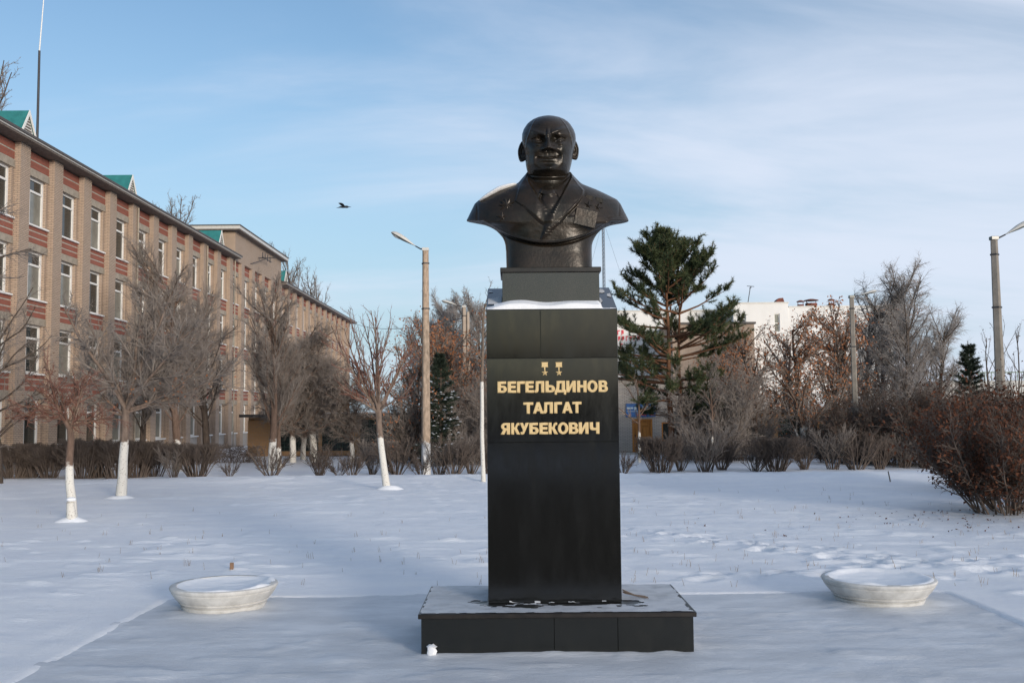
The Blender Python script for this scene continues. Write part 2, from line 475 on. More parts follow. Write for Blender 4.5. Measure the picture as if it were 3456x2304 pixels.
for k_, lo_, hi_ in (('granite', .085, .19), ('granite_plinth', .17, .30), ('granite_matt', .14, .30)):
    nt_ = M[k_].node_tree; L_2 = nt_.links; pb = nt_.nodes['Principled BSDF']
    t_ = nt_.nodes.new('ShaderNodeTexCoord'); mp_ = nt_.nodes.new('ShaderNodeMapping'); mp_.inputs['Scale'].default_value = (2.6, 2.6, .7)
    n_ = nt_.nodes.new('ShaderNodeTexNoise'); n_.inputs['Scale'].default_value = 2.2; n_.inputs['Detail'].default_value = 8; n_.inputs['Roughness'].default_value = .7
    r_ = nt_.nodes.new('ShaderNodeMapRange'); r_.inputs[1].default_value = .35; r_.inputs[2].default_value = .7; r_.inputs[3].default_value = lo_; r_.inputs[4].default_value = hi_
    L_2.new(t_.outputs['Object'], mp_.inputs[0]); L_2.new(mp_.outputs[0], n_.inputs['Vector']); L_2.new(n_.outputs[0], r_.inputs[0]); L_2.new(r_.outputs[0], pb.inputs['Roughness'])

# ------------------------------------------------------------------ ground
PX0, PX1, PY1 = -4.82, 6.0, 13.85       # pavement edges
PY0 = 7.6
BX0, BX1, BY0, BY1 = -0.97, 1.86, 10.46, 12.06   # monument base
foot = []
_fr = random.Random(11)
for (x0, y0, x1, y1, n) in ((2.6, 14.6, 9.2, 16.6, 11), (9.6, 13.2, 3.2, 19.5, 14), (4.2, 17.6, 8.4, 14.0, 9), (2.2, 21.0, 5.8, 15.6, 10), (6.8, 13.3, 9.6, 12.1, 7), (3.0, 15.2, 6.5, 14.6, 8)):
    for i in range(n):
        t = (i + 0.5) / n
        foot.append((x0 + (x1 - x0) * t + _fr.uniform(-.12, .12) + (0.11 if i % 2 else -0.11), y0 + (y1 - y0) * t + _fr.uniform(-.1, .1), _fr.uniform(.09, .15), _fr.uniform(.03, .06), math.atan2(y1 - y0, x1 - x0)))


def lawn(x, y):
    x = np.asarray(x, dtype=np.float64); y = np.asarray(y, dtype=np.float64)
    h = 0.07 + 0.07 * vnoise(x / 4.5, y / 4.5, 1) + 0.026 * vnoise(x / 1.3 + y / 3.1, y / 0.75, 2) + 0.020 * vnoise(x / 0.50, y / 0.24, 3) + 0.008 * vnoise(x / .13, y / .09, 4)
    # wind-packed ledges that catch the low sun
    w = vnoise(x / 1.9 + y / 5, y / 0.62, 8)
    h = h + 0.020 * sstep(0.24, 0.32, w)
    w2 = vnoise(x / 0.55 + y / 3, y / 0.20, 12)
    h = h + 0.026 * sstep(0.30, 0.36, w2)
    h = h + 0.16 * np.exp(-((y - 36.3 + 0.01 * x) / 1.6) ** 2) * sstep(-26, -8, x)
    for fx, fy, fr, fd, fa in foot:
        dx, dy = x - fx, y - fy
        u, v = dx * math.cos(fa) + dy * math.sin(fa), -dx * math.sin(fa) + dy * math.cos(fa)
        r2 = (u / (fr * 1.5)) ** 2 + (v / fr) ** 2
        h = h - fd * 1.5 * np.exp(-r2 * 1.3) + fd * 0.75 * np.exp(-((np.sqrt(r2) - 1.5) / .45) ** 2)
    near = np.maximum(np.maximum(PX0 - x, x - PX1), y - PY1)
    h = 0.012 + (h - 0.012) * (0.12 + .88 * sstep(0.1, 1.6, near))
    # bank along the left edge of the pavement
    h = h + 0.05 * np.maximum(0, vnoise(x / .35, y / .6, 14)) * np.exp(-((x - PX0 + 0.35) / 0.35) ** 2) * sstep(13.5, 11.5, y)
    inside = sstep(PX0 + .10, PX0 + .28, x) * sstep(PX1 - .10, PX1 - .28, x) * sstep(PY1 - .08, PY1 - .24, y)
    inside = np.maximum(inside, sstep(PY0 + .3, PY0 - .3, y) * sstep(-70, -60, x) * sstep(70, 60, x) * sstep(-42, -40, y))
    return h * (1 - inside) - 0.10 * inside


def spaced(parts):
    out = []
    for a, b, s in parts:
        n = max(1, int(round(abs(b - a) / s)))
        out += list(np.linspace(a, b, n, endpoint=False))
    return np.array(out + [parts[-1][1]])


gx = np.concatenate([[-2500, -900, -350, -150, -90], spaced([(-60, -26, 0.8), (-26, -10, 0.32), (-10, 11, 0.085), (11, 26, 0.32), (26, 60, 0.8)]), [90, 150, 350, 900, 2500]])
gy = np.concatenate([[-900, -300, -80, -20, -8], spaced([(0, 8.8, 0.7), (8.8, 20, 0.07), (20, 32, 0.16), (32, 40, 0.15), (40, 66, 0.5), (66, 130, 2)]), [170, 300, 700, 1500, 3500]])
GXX, GYY = np.meshgrid(gx, gy)
GZ = lawn(GXX, GYY)
far = (np.abs(GXX) > 80) | (GYY > 140) | (GYY < -10)
GZ = np.where(far, 0.0, GZ)
nx, ny = len(gx), len(gy)
ii = (np.arange(ny - 1)[:, None] * nx + np.arange(nx - 1)[None, :]).ravel()
Q = np.stack([ii, ii + 1, ii + nx + 1, ii + nx], 1)
g = link_mesh('snow_ground', mesh_np('snow_ground', np.stack([GXX.ravel(), GYY.ravel(), GZ.ravel()], 1), Q, mat=M['snow'], smooth=True))
tag(g, 'snow covered lawn with wind ripples and footprints', kind='structure')


def gz(x, y):
    return float(lawn(np.array([x]), np.array([y]))[0])


# pavement round the monument: icy slab, trodden, with streaks of blown snow
px_ = spaced([(PX0, PX1, 0.065)]); py_ = spaced([(PY0, PY1, 0.05)])
XX, YY = np.meshgrid(px_, py_)
H = 0.012 * vnoise(XX / 2, YY / 2, 21) + 0.008 * vnoise(XX / .45, YY / .28, 22) + 0.005 * vnoise(XX / .12, YY / .10, 23)
H += 0.020 * sstep(0.22, 0.34, vnoise(XX / 1.1 + YY / 2, YY / 0.5, 24)) + 0.010 * sstep(0.24, 0.36, vnoise(XX / .33, YY / .16, 25))
dxb = np.maximum(np.maximum(BX0 - XX, XX - BX1), 0); dyb = np.maximum(np.maximum(BY0 - YY, YY - BY1), 0)
db = np.hypot(dxb, dyb)
H += 0.028 * np.exp(-(db / 0.09) ** 2) * (0.6 + vnoise(XX / .2, YY / .2, 26))
for (ux_, uy_) in ((-3.78, 13.10), (4.77, 13.15)):
    dr = np.hypot(XX - ux_, YY - uy_) - 0.62
    H += 0.035 * np.exp(-(dr / 0.16) ** 2) * np.maximum(0, 0.5 + 1.4 * vnoise(XX / .3, YY / .3, 27))
nx, ny = len(px_), len(py_)
V = np.stack([XX.ravel(), YY.ravel(), H.ravel()], 1)
ii = (np.arange(ny - 1)[:, None] * nx + np.arange(nx - 1)[None, :]).ravel()
Q = np.stack([ii, ii + 1, ii + nx + 1, ii + nx], 1)
o = link_mesh('pavement', mesh_np('pavement', V, Q, mat=M['icy'], smooth=True))
tag(o, 'icy trodden pavement round the monument', kind='structure')

# cleared asphalt street on the near side and the tree belt beyond it: both are mirrored in the polished granite
rd = MB().box(-60, 60, -40, PY0 - .02, -.09, -.012)
tag(rd.build('road', M['asphalt'], None), 'dark cleared asphalt on the near side of the pavement', kind='structure')
bx_ = np.linspace(-110, 110, 160); ba = np.linspace(0, math.pi, 12)
BXX, BAA = np.meshgrid(bx_, ba)
bh_ = 5.0 + 2.2 * vnoise(BXX / 6, BXX * 0 + 3, 71) + 1.6 * vnoise(BXX / 1.7, BAA * 2, 72)
V = np.stack([BXX.ravel(), (-55 + 5 * np.cos(BAA) + .8 * vnoise(BXX, BAA * 3, 73)).ravel(), (bh_ * np.sin(BAA)).ravel()], 1)
ii = (np.arange(11)[:, None] * 160 + np.arange(159)[None, :]).ravel()
tag(link_mesh('tree_belt', mesh_np('tree_belt', V, np.stack([ii, ii + 1, ii + 161, ii + 160], 1), mat=M['twig_dark'])), 'dark bare tree belt beyond the near street, mirrored in the granite', kind='stuff')

# ------------------------------------------------------------------ long brick building
FX, WX, PXF, GXW = -20.45, -20.72, -20.45, -20.95   # pilaster front, panel plane, -, window plane
BAY, Y00 = 3.07, 41.1
B = thing('brick_building', 'long four-storey tan and red brick building with white windows along the left', 'building', (-27.0, 80.0, 0))
SILLS = [10.75, 7.55, 4.35, 1.15]
WH, WW = 2.10, 1.86
Y_START, Y_TOW0, Y_TOW1, Y_END = 33.0, 72.7, 87.2, 126.2
X_BACK = -31.0
MB().box(X_BACK, GXW - .02, Y_START, Y_END, 0, 13.9).build('wall', M['tan_brick'], B)
ks = list(range(-2, 28))
mb = MB()
pil = MB().box(-0.27, 0.0, -0.42, 0.42, 0, 13.95).mesh('pilaster', M['tan_brick'])
for k in ks:
    y = Y00 + k * BAY
    if y + .42 > Y_END: continue
    link_mesh('pilaster', pil, B, (FX - B.location.x, y - B.location.y, 0))
mb_jamb = MB()
ob = BAY - 0.84
# window frame, panes, spandrels shared between the bays
fr = MB()
hw = WW / 2
fr.box(-.06, .03, -hw, -hw + .17, 0, WH, 0).box(-.06, .03, hw - .13, hw, 0, WH).box(-.06, .03, -hw + .17, hw - .13, WH - .10, WH).box(-.06, .03, -hw + .17, hw - .13, 0, .09)
fr.box(-.05, .035, -hw + .17, hw - .13, WH * .70, WH * .70 + .09)
fr.box(-.05, .03, -hw + .17 + .42, -hw + .17 + .51, .09, WH * .70)
frame_me = fr.mesh('window_frame', M['white_paint'])
sill_me = MB().box(0, .30, -hw - .1, hw + .1, -.07, 0).mesh('sill', M['white_paint'])
pane_g = MB().box(-.045, -.02, -hw + .60, hw - .13, .09, WH * .70).mesh('pane', M['glass'])
pane_c = MB().box(-.045, -.02, -hw + .60, hw - .13, .09, WH * .70).mesh('pane', M['curtain'])
pane2_g = MB().box(-.045, -.02, -hw + .17, hw - .13, WH * .70 + .09, WH - .10).mesh('pane', M['glass'])
pane3_g = MB().box(-.045, -.02, -hw + .17, -hw + .59, .09, WH * .70).mesh('pane', M['glass'])
pane3_c = MB().box(-.045, -.02, -hw + .17, -hw + .59, .09, WH * .70).mesh('pane', M['curtain'])


def spandrel(h, top):
    """light banded panel between two windows of a bay with its concrete lintel; red bands are laid on it"""
    m = MB().box(-.24, 0, -ob / 2, ob / 2, 0, h)
    return m.mesh('spandrel', M['band'])


sp_mid = spandrel(3.2 - WH, False)
sp_top = spandrel(13.9 - SILLS[0] - WH, True)
lint = MB().box(0, .05, -ob / 2, ob / 2, 0.0, .30).mesh('lintel', M['lintel'])
band = MB().box(0, .012, -ob / 2, ob / 2, 0, .205).mesh('brick_band', M['red_brick'])
band_t = MB().box(0, .012, -ob / 2, ob / 2, 0, .31).mesh('brick_band', M['red_brick'])
rw = random.Random(5)
joined = MB()
plinth_me = MB().box(-.24, 0, -ob / 2, ob / 2, 0, SILLS[3]).mesh('plinth_panel', M['white_brick'])
jamb_me = MB().box(0, WX - .003 - GXW, 0, ob / 2 - hw, 0, 13.9).mesh('jamb', M['tan_brick'])
for k in ks[:-1]:
    yc = Y00 + (k + .5) * BAY
    if yc + BAY / 2 > Y_END: continue
    near = yc < Y_TOW1 + 1
    ly = yc - B.location.y
    # brick jambs either side of the openings
    for yj in (yc - ob / 2, yc + hw):
        link_mesh('jamb', jamb_me, B, (GXW - B.location.x, yj - B.location.y, 0))
    for s in SILLS:
        w = link_mesh('window', frame_me, B, (GXW + .06 - B.location.x, ly, s))
        cu = rw.random() < 0.45
        for me in (pane_c if cu else pane_g, pane2_g, pane3_c if rw.random() < .4 else pane3_g):
            link_mesh('pane', me, w)
        link_mesh('sill', sill_me, w)
    for i, s in enumerate(SILLS):
        z0 = s + WH
        me = sp_top if i == 0 else sp_mid
        spo = link_mesh('spandrel', me, B, (WX - B.location.x, ly, z0))
        link_mesh('lintel', lint, spo)
        if i == 0:
            zs = [(.36, band_t), (.36 + .31 + .07, band_t)]
        else:
            zs = [(.33, band), (.33 + .205 + .07, band), (.33 + .55, band)]
        for z, bm_ in zs:
            if near:
                link_mesh('brick_band', bm_, spo, (0, 0, z))
            else:
                hgt = .31 if bm_ is band_t else .205
                joined.box(WX, WX + .012, yc - ob / 2, yc + ob / 2, z0 + z, z0 + z + hgt)
    spo = link_mesh('plinth_panel', plinth_me, B, (WX - B.location.x, ly, 0))
o = joined.build('brick_band', M['red_brick'], B); o['kind'] = 'stuff'
# roofs: eaves with white fascia, brown metal above
for (y0, y1) in ((Y_START - .4, Y_TOW0 - .1), (Y_TOW1 + .02, Y_END + .5)):
    MB().box(X_BACK - .5, -19.98, y0, y1, 13.96, 14.08).build('soffit', M['soffit'], B)
    MB().box(-19.98, -19.93, y0 - .02, y1 + .02, 14.03, 14.15).build('fascia', M['lamp_grey'], B)
    MB().prism([(-19.88, 14.19), (-25.6, 15.4), (X_BACK - .5, 14.19), (X_BACK - .5, 14.085), (-19.88, 14.085)], 'y', y0 - .05, y1 + .05).build('roof', M['roof_metal'], B)
# taller stair tower
MB().box(X_BACK, FX - .004, Y_TOW0, Y_TOW1, 13.90, 16.05).build('tower_wall', M['tan_brick'], B)
tr = MB().box(X_BACK - .5, FX + .55, Y_TOW0 - .75, Y_TOW1 + .7, 16.36, 16.44).build('tower_roof', M['roof_metal'], B)
MB().box(X_BACK - .45, FX + .5, Y_TOW0 - .7, Y_TOW1 + .65, 16.13, 16.355).build('fascia', M['lamp_grey'], tr)
MB().box(X_BACK - .4, FX + .46, Y_TOW0 - .66, Y_TOW1 + .61, 16.05, 16.125).build('soffit', M['soffit'], tr)
# wire bracket on the tower
br_ = MB()
ty = 79.3
br_.box(FX, FX + .9, ty - .03, ty + .03, 15.05, 15.11).box(FX, FX + 1.1, ty + 1.2, ty + 1.26, 15.25, 15.31).box(FX + .45, FX + .5, ty - .6, ty + 2.4, 15.08, 15.13)
for i in range(4): br_.box(FX + .45, FX + .5, ty - .5 + i * .8, ty - .43 + i * .8, 15.0, 15.5)
br_.tube([(FX + .02, ty - 2.4, 14.25), (FX + .3, ty - .8, 14.7), (FX + .5, ty, 15.0)], .03, 4)
br_.build('wire_bracket', M['dark_metal'], B)
# dormers with louvred gables
for yd in (42.5, 54.3, 71.2, 91.7):
    xf = -21.1; xb = -25.0
    zb, zt, hwid = 14.42, 15.85, .86
    d = MB().prism([(yd - hwid, zb - .1), (yd + hwid, zb - .1), (yd, zt - .12)], 'x', xb, xf).build('dormer', M['white_paint'], B)
    rr = MB()
    for s in (-1, 1):
        rr.add([(xb, yd, zt), (xf + .05, yd, zt), (xf + .05, yd + s * (hwid + .25), zb - .38), (xb, yd + s * (hwid + .25), zb - .38),
                (xb, yd, zt - .06), (xf + .05, yd, zt - .06), (xf + .05, yd + s * (hwid + .25), zb - .44), (xb, yd + s * (hwid + .25), zb - .44)],
               [(0, 1, 2, 3), (7, 6, 5, 4), (0, 4, 5, 1), (1, 5, 6, 2), (2, 6, 7, 3), (3, 7, 4, 0)])
    rr.build('dormer_roof', M['green_roof'], d)
    bb = MB()
    for s in (-1, 1):
        bb.add([(xf + .055, yd, zt + .02), (xf + .09, yd, zt + .02), (xf + .09, yd + s * (hwid + .28), zb - .36), (xf + .055, yd + s * (hwid + .28), zb - .36),
                (xf + .055, yd, zt - .2), (xf + .09, yd, zt - .2), (xf + .09, yd + s * (hwid + .28), zb - .58), (xf + .055, yd + s * (hwid + .28), zb - .58)],
               [(0, 1, 2, 3), (7, 6, 5, 4), (0, 4, 5, 1), (1, 5, 6, 2), (2, 6, 7, 3), (3, 7, 4, 0)])
    for s in (-1, 1):
        bb.box(xb + 2.0, xf + .2, yd + s * (hwid + .2) - .1, yd + s * (hwid + .2) + .1, zb - .40, zb - .28)
    bb.build('bargeboard', M['white_paint'], d)
    lv = MB()
    for i in range(7):
        z = zb + .25 + i * .13; w_ = hwid * (zt - z) / (zt - zb) * .55
        lv.box(xf + .003, xf + .03, yd - w_, yd + w_, z, z + .06)
    lv.build('louvre', M['soffit'], d)
# lightning mast on the roof
x_m, y_m = -24.0, at(125, 420, 50)[1]
mp0 = at(127, 425, 50); mp1 = at(133, 172, 50); mp2 = at(147, 5, 50)
mm = MB().tube([(mp0[0], 50, 13.95), mp1], [.075, .06], 8).build('roof_mast', M['dark_metal'], B)
MB().tube([mp1, mp2, (mp2[0] + .05, 50, mp2[2] + .8)], [.035, .025, .015], 6).build('mast_tip', M['white_paint'], mm)
# satellite dish between the storeys
dp = at(560, 925, 57.4)
sdsh = MB()
prof = [(0.0001, 0.0), (.25, .03), (.45, .10), (.55, .17), (.56, .17), (.46, .08), (.25, .01), (.0001, -.02)]
mdish = MB().lathe(prof, 20)
ang = Matrix.Rotation(R(68), 3, 'Y') @ Matrix.Rotation(R(0), 3, 'X')
rot = Matrix.Rotation(R(-40), 3, 'Z') @ Matrix.Rotation(R(75), 3, 'Y')
sdsh.add([tuple(rot @ Vector(v) + Vector((FX + .55, dp[1], 8.6))) for v in mdish.v], mdish.f)
sdsh.tube([(FX, dp[1], 8.35), (FX + .3, dp[1], 8.35), (FX + .5, dp[1], 8.58)], .03, 6)
sdsh.build('satellite_dish', M['lamp_grey'], B)
# cellar stains / downpipes
for yy in (53.5, 65.8, Y_TOW0 - .3):
    MB().tube([(FX + .08, yy, .3), (FX + .08, yy, 13.8)], .05, 6).build('downpipe', M['lintel'], B)

# ------------------------------------------------------------------ low gallery across the back
GY = 57.0


def gallery(label, xa, xb, wins, brick_x=None):
    T = thing('gallery_building', label, 'building', ((xa + xb) / 2, GY + 3, 0))
    MB().box(xa, xb, GY + .12, GY + 6, 0, 2.32).build('wall', M['orange_brick'], T)
    MB().box(xa - .05, xb + .05, GY - .02, GY + .118, 0, .38).build('plinth', M['orange_brick'], T)
    MB().box(xa - .06, xb + .06, GY - .06, GY + .112, 0, .12).build('footing', M['roof_metal'], T)
    edges = [xa] + [e for w in wins for e in w] + [xb]
    for i in range(0, len(edges), 2):
        if edges[i + 1] - edges[i] > .05:
            MB().box(edges[i], edges[i + 1], GY, GY + .117, .38, 2.15).build('pier', M['orange_brick'], T)
    for (a, b) in wins:
        w = MB().box(a, b, GY + .07, GY + .115, .38, 2.15).build('window', M['grid_glass'], T)
        gb = MB()
        n = max(2, int((b - a) / .26))
        for i in range(n + 1):
            x = a + (b - a - .03) * i / n
            gb.box(x, x + .03, GY + .04, GY + .068, .38, 2.15)
        for j in range(9):
            z = .38 + 1.74 * j / 8
            gb.box(a, b, GY + .035, GY + .039, z, z + .028)
        gb.build('grille', M['green_bar'], w)
    rf = MB().box(xa - .4, xb + .3, GY - .45, GY + 6.2, 2.33, 2.50).build('roof', M['roof_metal'], T)
    mbs = MB()
    for i in range(int((xb - xa) / 1.5)):
        x = xa + i * 1.5
        if rw.random() < .75:
            mbs.box(x, x + 1.45, GY - .40, GY + 6, 2.503, 2.53 + .07 * rw.random(), .02)
    o = mbs.build('roof_snow', M['fresh'], rf); o['kind'] = 'stuff'
    return T


gallery('low brick gallery with dark grid windows left of the monument', -15.2, -2.2,
        [(-13.7, -11.15), (-10.95, -9.2), (-8.75, -5.6), (-5.2, -2.5)])
gallery('low brick gallery with barred dark windows and snowy roof behind the orange-leaved trees', 9.8, 24.6,
        [(10.6, 12.2), (12.6, 14.4), (15.2, 17.3), (17.6, 19.8), (20.3, 22.0), (22.4, 24.2)])

# white-brick entrance with varnished door
E_ = thing('entrance_building', 'whitish brick entrance with a varnished door under a blue sign', 'building', (7.6, GY + 3, 0))
ex0, ex1 = -2.0, 9.75
dx0, dx1 = at(2140, 1480, GY)[0], at(2197, 1480, GY)[0]
wx0, wx1 = at(2238, 1450, GY)[0], at(2295, 1450, GY)[0]
MB().box(ex0, dx0 - .1, GY, GY + 6, 0, 4.3).box(dx1 + .1, wx0 - .08, GY, GY + 6, 0, 4.3).box(wx1 + .08, ex1, GY, GY + 6, 0, 4.3) \
    .box(dx0 - .1, dx1 + .1, GY, GY + 6, 2.05, 4.3).box(wx0 - .08, wx1 + .08, GY, GY + 6, 0, .75).box(wx0 - .08, wx1 + .08, GY, GY + 6, 1.85, 4.3).build('wall', M['white_brick'], E_)
MB().box(ex0 - .2, ex1 + .15, GY - .25, GY + 6.2, 4.30, 4.45).build('roof', M['roof_metal'], E_)
MB().box(dx0 - .1, dx0, GY + .02, GY + .3, .15, 2.05).box(dx1, dx1 + .1, GY + .02, GY + .3, .15, 2.05).box(dx0, dx1, GY + .02, GY + .3, 1.97, 2.05).build('door_frame', M['door'], E_)
dr = MB().box(dx0, dx1, GY + .12, GY + .2, .15, 1.97)
dr.build('door', M['door'], E_)
dro = [c for c in E_.children if c.name.startswith('door') and 'frame' not in c.name][0]
dpn = MB()
dw = dx1 - dx0
for (u0, u1, z0, z1) in ((.12, .46, .3, .85), (.54, .88, .3, .85), (.12, .46, 1.0, 1.55), (.54, .88, 1.0, 1.55), (.2, .8, 1.66, 1.86)):
    dpn.box(dx0 + u0 * dw, dx0 + u1 * dw, GY + .09, GY + .118, z0, z1, .012)
dpn.build('door_panel', M['door'], dro)
MB().tube([(dx0 + .08, GY + .06, 1.0), (dx0 + .08, GY + .06, 1.15)], .02, 6).build('handle', M['dark_metal'], dro)
MB().box(dx0 - 1.2, dx1 + 1.8, GY - .9, GY - .002, 0, .14, .01).build('doorstep', M['pale_wall'], E_)
w = MB().box(wx0, wx1, GY + .15, GY + .19, .82, 1.78).build('window', M['glass'], E_)
MB().box(wx0 - .08, wx0, GY + .05, GY + .22, .75, 1.85).box(wx1, wx1 + .08, GY + .05, GY + .22, .75, 1.85).box(wx0, wx1, GY + .05, GY + .22, 1.78, 1.85).box(wx0, wx1, GY + .05, GY + .22, .75, .82).build('window_frame', M['door'], w)
sx0, sx1 = at(2112, 1380, GY)[0], at(2212, 1380, GY)[0]
sg = MB().box(sx0, sx1, GY - .06, GY - .004, 2.16, 2.93, .01).build('sign_board', M['sign_blue'], E_)
sp = MB()
for (u0, u1, z0, z1) in ((.03, .25, 2.62, 2.72), (.28, .36, 2.56, 2.74), (.55, .64, 2.58, 2.78), (.67, .78, 2.56, 2.76), (.82, .95, 2.58, 2.80), (.03, .5, 2.47, 2.50), (.5, .97, 2.45, 2.50)):
    sp.box(sx0 + u0 * (sx1 - sx0), sx0 + u1 * (sx1 - sx0), GY - .066, GY - .061, z0, z1)
sp.build('pale_print', M['sign_light'], sg)
sp = MB()
for (u0, u1, z0, z1) in ((.12, .16, 2.26, 2.32), (.38, .47, 2.25, 2.31), (.52, .62, 2.24, 2.33), (.64, .68, 2.22, 2.28), (.82, .92, 2.24, 2.33)):
    sp.box(sx0 + u0 * (sx1 - sx0), sx0 + u1 * (sx1 - sx0), GY - .067, GY - .061, z0, z1)
sp.build('red_print', M['red_paint'], sg)

# brown brick block with flat top
T = thing('brick_block', 'tan brick block with flat top standing behind the pine', 'building', (16.5, 79, 0))
MB().box(12.6, at(2545, 1100, 77.5)[0], 77.5, 83.58, 0, at(2450, 1094, 77.5)[2]).build('wall', M['tan_brick'], T)
MB().box(12.5, at(2545, 1100, 77.5)[0] + .12, 77.35, 83.59, at(2450, 1094, 77.5)[2] + .003, at(2450, 1094, 77.5)[2] + .17).build('coping', M['roof_metal'], T)

# white building
Wb = thing('white_building', 'tall white building with narrow windows and rusty roof vents', 'building', (22, 88, 0))
YA, YB_ = 80.0, 83.6
xa = at(2475, 1060, YA)[0]
xst = at(2660, 1030, YA)[0]
zt1 = at(2560, 1024, YA)[2]; zt2 = at(2760, 1036, YA)[2]
xe = at(3010, 1040, YA)[0]
win = [(at(2499, 1075, YA)[0], at(2518, 1075, YA)[0], at(2508, 1092, YA)[2], at(2508, 1060, YA)[2]),
       (at(2613, 1085, YA)[0], at(2632, 1085, YA)[0], at(2620, 1118, YA)[2], at(2620, 1058, YA)[2])]
wmb = MB()
xs = [xa] + [v for w_ in win for v in w_[:2]] + [xst]
for i in range(0, len(xs), 2):
    wmb.box(xs[i], xs[i + 1], YA, YA + 12, 0, zt1)
for (a, b, z0, z1) in win:
    wmb.box(a, b, YA, YA + 12, 0, z0).box(a, b, YA, YA + 12, z1, zt1)
wmb.box(xst, xe, YA + .05, YA + 12, 0, zt2)
wmb.build('wall', M['white_wall'], Wb)
MB().box(xa - .08, xst + .05, YA - .06, YA + 12.1, zt1, zt1 + .10).box(xst + .051, xe + .08, YA - .01, YA + 12.1, zt2, zt2 + .10).build('parapet', M['lamp_grey'], Wb)
for (a, b, z0, z1) in win:
    w = MB().box(a, b, YA + .18, YA + .24, z0, z1).build('window', M['glass'] if z1 - z0 < 1 else M['curtain'], Wb)
    MB().box(a, a + .07, YA + .1, YA + .178, z0, z1).box(b - .07, b, YA + .1, YA + .178, z0, z1).box(a + .07, b - .07, YA + .1, YA + .178, z1 - .07, z1).box(a + .07, b - .07, YA + .1, YA + .178, z0 + (z1 - z0) * .45, z0 + (z1 - z0) * .45 + .06).build('window_frame', M['white_paint'], w)
# left wing, further back, with faded red lettering that cannot be read
zl = at(2250, 1050, YB_)[2]
lx0, lx1 = 3.0, xa + .4
MB().box(lx0, lx1, YB_, YB_ + 9, 0, zl).build('side_wing', M['white_wall'], Wb)
MB().box(lx0 - .1, lx1, YB_ - .08, YB_ + 9.1, zl, zl + .1).build('wing_parapet', M['lamp_grey'], Wb)
rl = MB()
rr_ = random.Random(3)
for (pxa, pxb, py) in ((2084, 2165, 1142), (2082, 2110, 1122), (2180, 2260, 1133), (2092, 2112, 1168)):
    n = int((pxb - pxa) / 13)
    for i in range(n):
        p = at(pxa + (i + .15) * 13, py, YB_)
        hgt = rr_.uniform(.17, .24)
        rl.box(p[0], p[0] + .07, YB_ - .03, YB_ - .004, p[2] - hgt, p[2] + hgt)
        rl.box(p[0] + .072, p[0] + .20, YB_ - .03, YB_ - .004, p[2] + (hgt - .1) * rr_.choice((1, 0, -1)), p[2] + (hgt - .1) * rr_.choice((1, 0, -1)) * .0 + hgt)
rl.build('faded_lettering', M['red_paint'], Wb)['kind'] = 'stuff'
# roof vents
for (pxc, wpx, pyt, cap) in ((2702, 22, 1018, True), (2738, 40, 1014, True), (2806, 20, 1013, True), (2830, 8, 1027, False)):
    p = at(pxc, 1034, YA + 3)
    r_ = wpx / 2 / FPX * (YA + 3); zt = at(pxc, pyt, YA + 3)[2]
    v = MB().lathe([(r_, 0), (r_, zt - p[2] - .1)], 14, (p[0], YA + 3, p[2] - .15)).build('roof_vent', M['rust'], Wb, True)
    if cap:
        MB().lathe([(r_ * 1.25, 0), (r_ * 1.2, .05), (r_ * .4, .14)], 14, (p[0], YA + 3, zt - .02)).tube([(p[0] - r_ * .8, YA + 3, zt - .3), (p[0] - r_ * .8, YA + 3, zt)], .03, 4).tube([(p[0] + r_ * .8, YA + 3, zt - .3), (p[0] + r_ * .8, YA + 3, zt)], .03, 4).build('vent_cap', M['rust'], v)
p = at(2630, 1020, YA + 2)
MB().prism([(p[0] - .38, p[2] - .2), (p[0] + .38, p[2] - .2), (p[0] + .22, p[2] + .33), (p[0] - .12, p[2] + .30), (p[0] - .33, p[2] + .12)], 'y', YA + 1.6, YA + 2.4).build('roof_hood', M['rust'], Wb)
# aerial
a0, a1 = at(2524, 1024, YA + 2), at(2533, 965, YA + 2)
MB().tube([a0, a1], .035, 5).tube([(a1[0] - .3, YA + 2, a1[2]), (a1[0] + .3, YA + 2, a1[2] - .05)], .025, 4).tube([(a1[0], YA + 1.6, a1[2] - .15), (a1[0], YA + 2.4, a1[2] - .15)], .025, 4).build('aerial', M['dark_metal'], Wb)

# low pale building with railing at far right
T = thing('low_building', 'low pale flat-roofed building with green roof railing at the right edge', 'building', (36, 68, 0))
xl = at(3170, 1270, 64)[0]
zr = at(3300, 1285, 64)[2]
MB().box(xl, 52, 64, 72, 0, zr).build('wall', M['pale_wall'], T)
rail = MB().box(xl, 52, 64, 64.05, zr + .50, zr + .58)
for i in range(int((52 - xl) / .42)):
    rail.box(xl + i * .42, xl + i * .42 + .05, 64.005, 64.045, zr, zr + .5)
rail.build('railing', M['railing'], T)

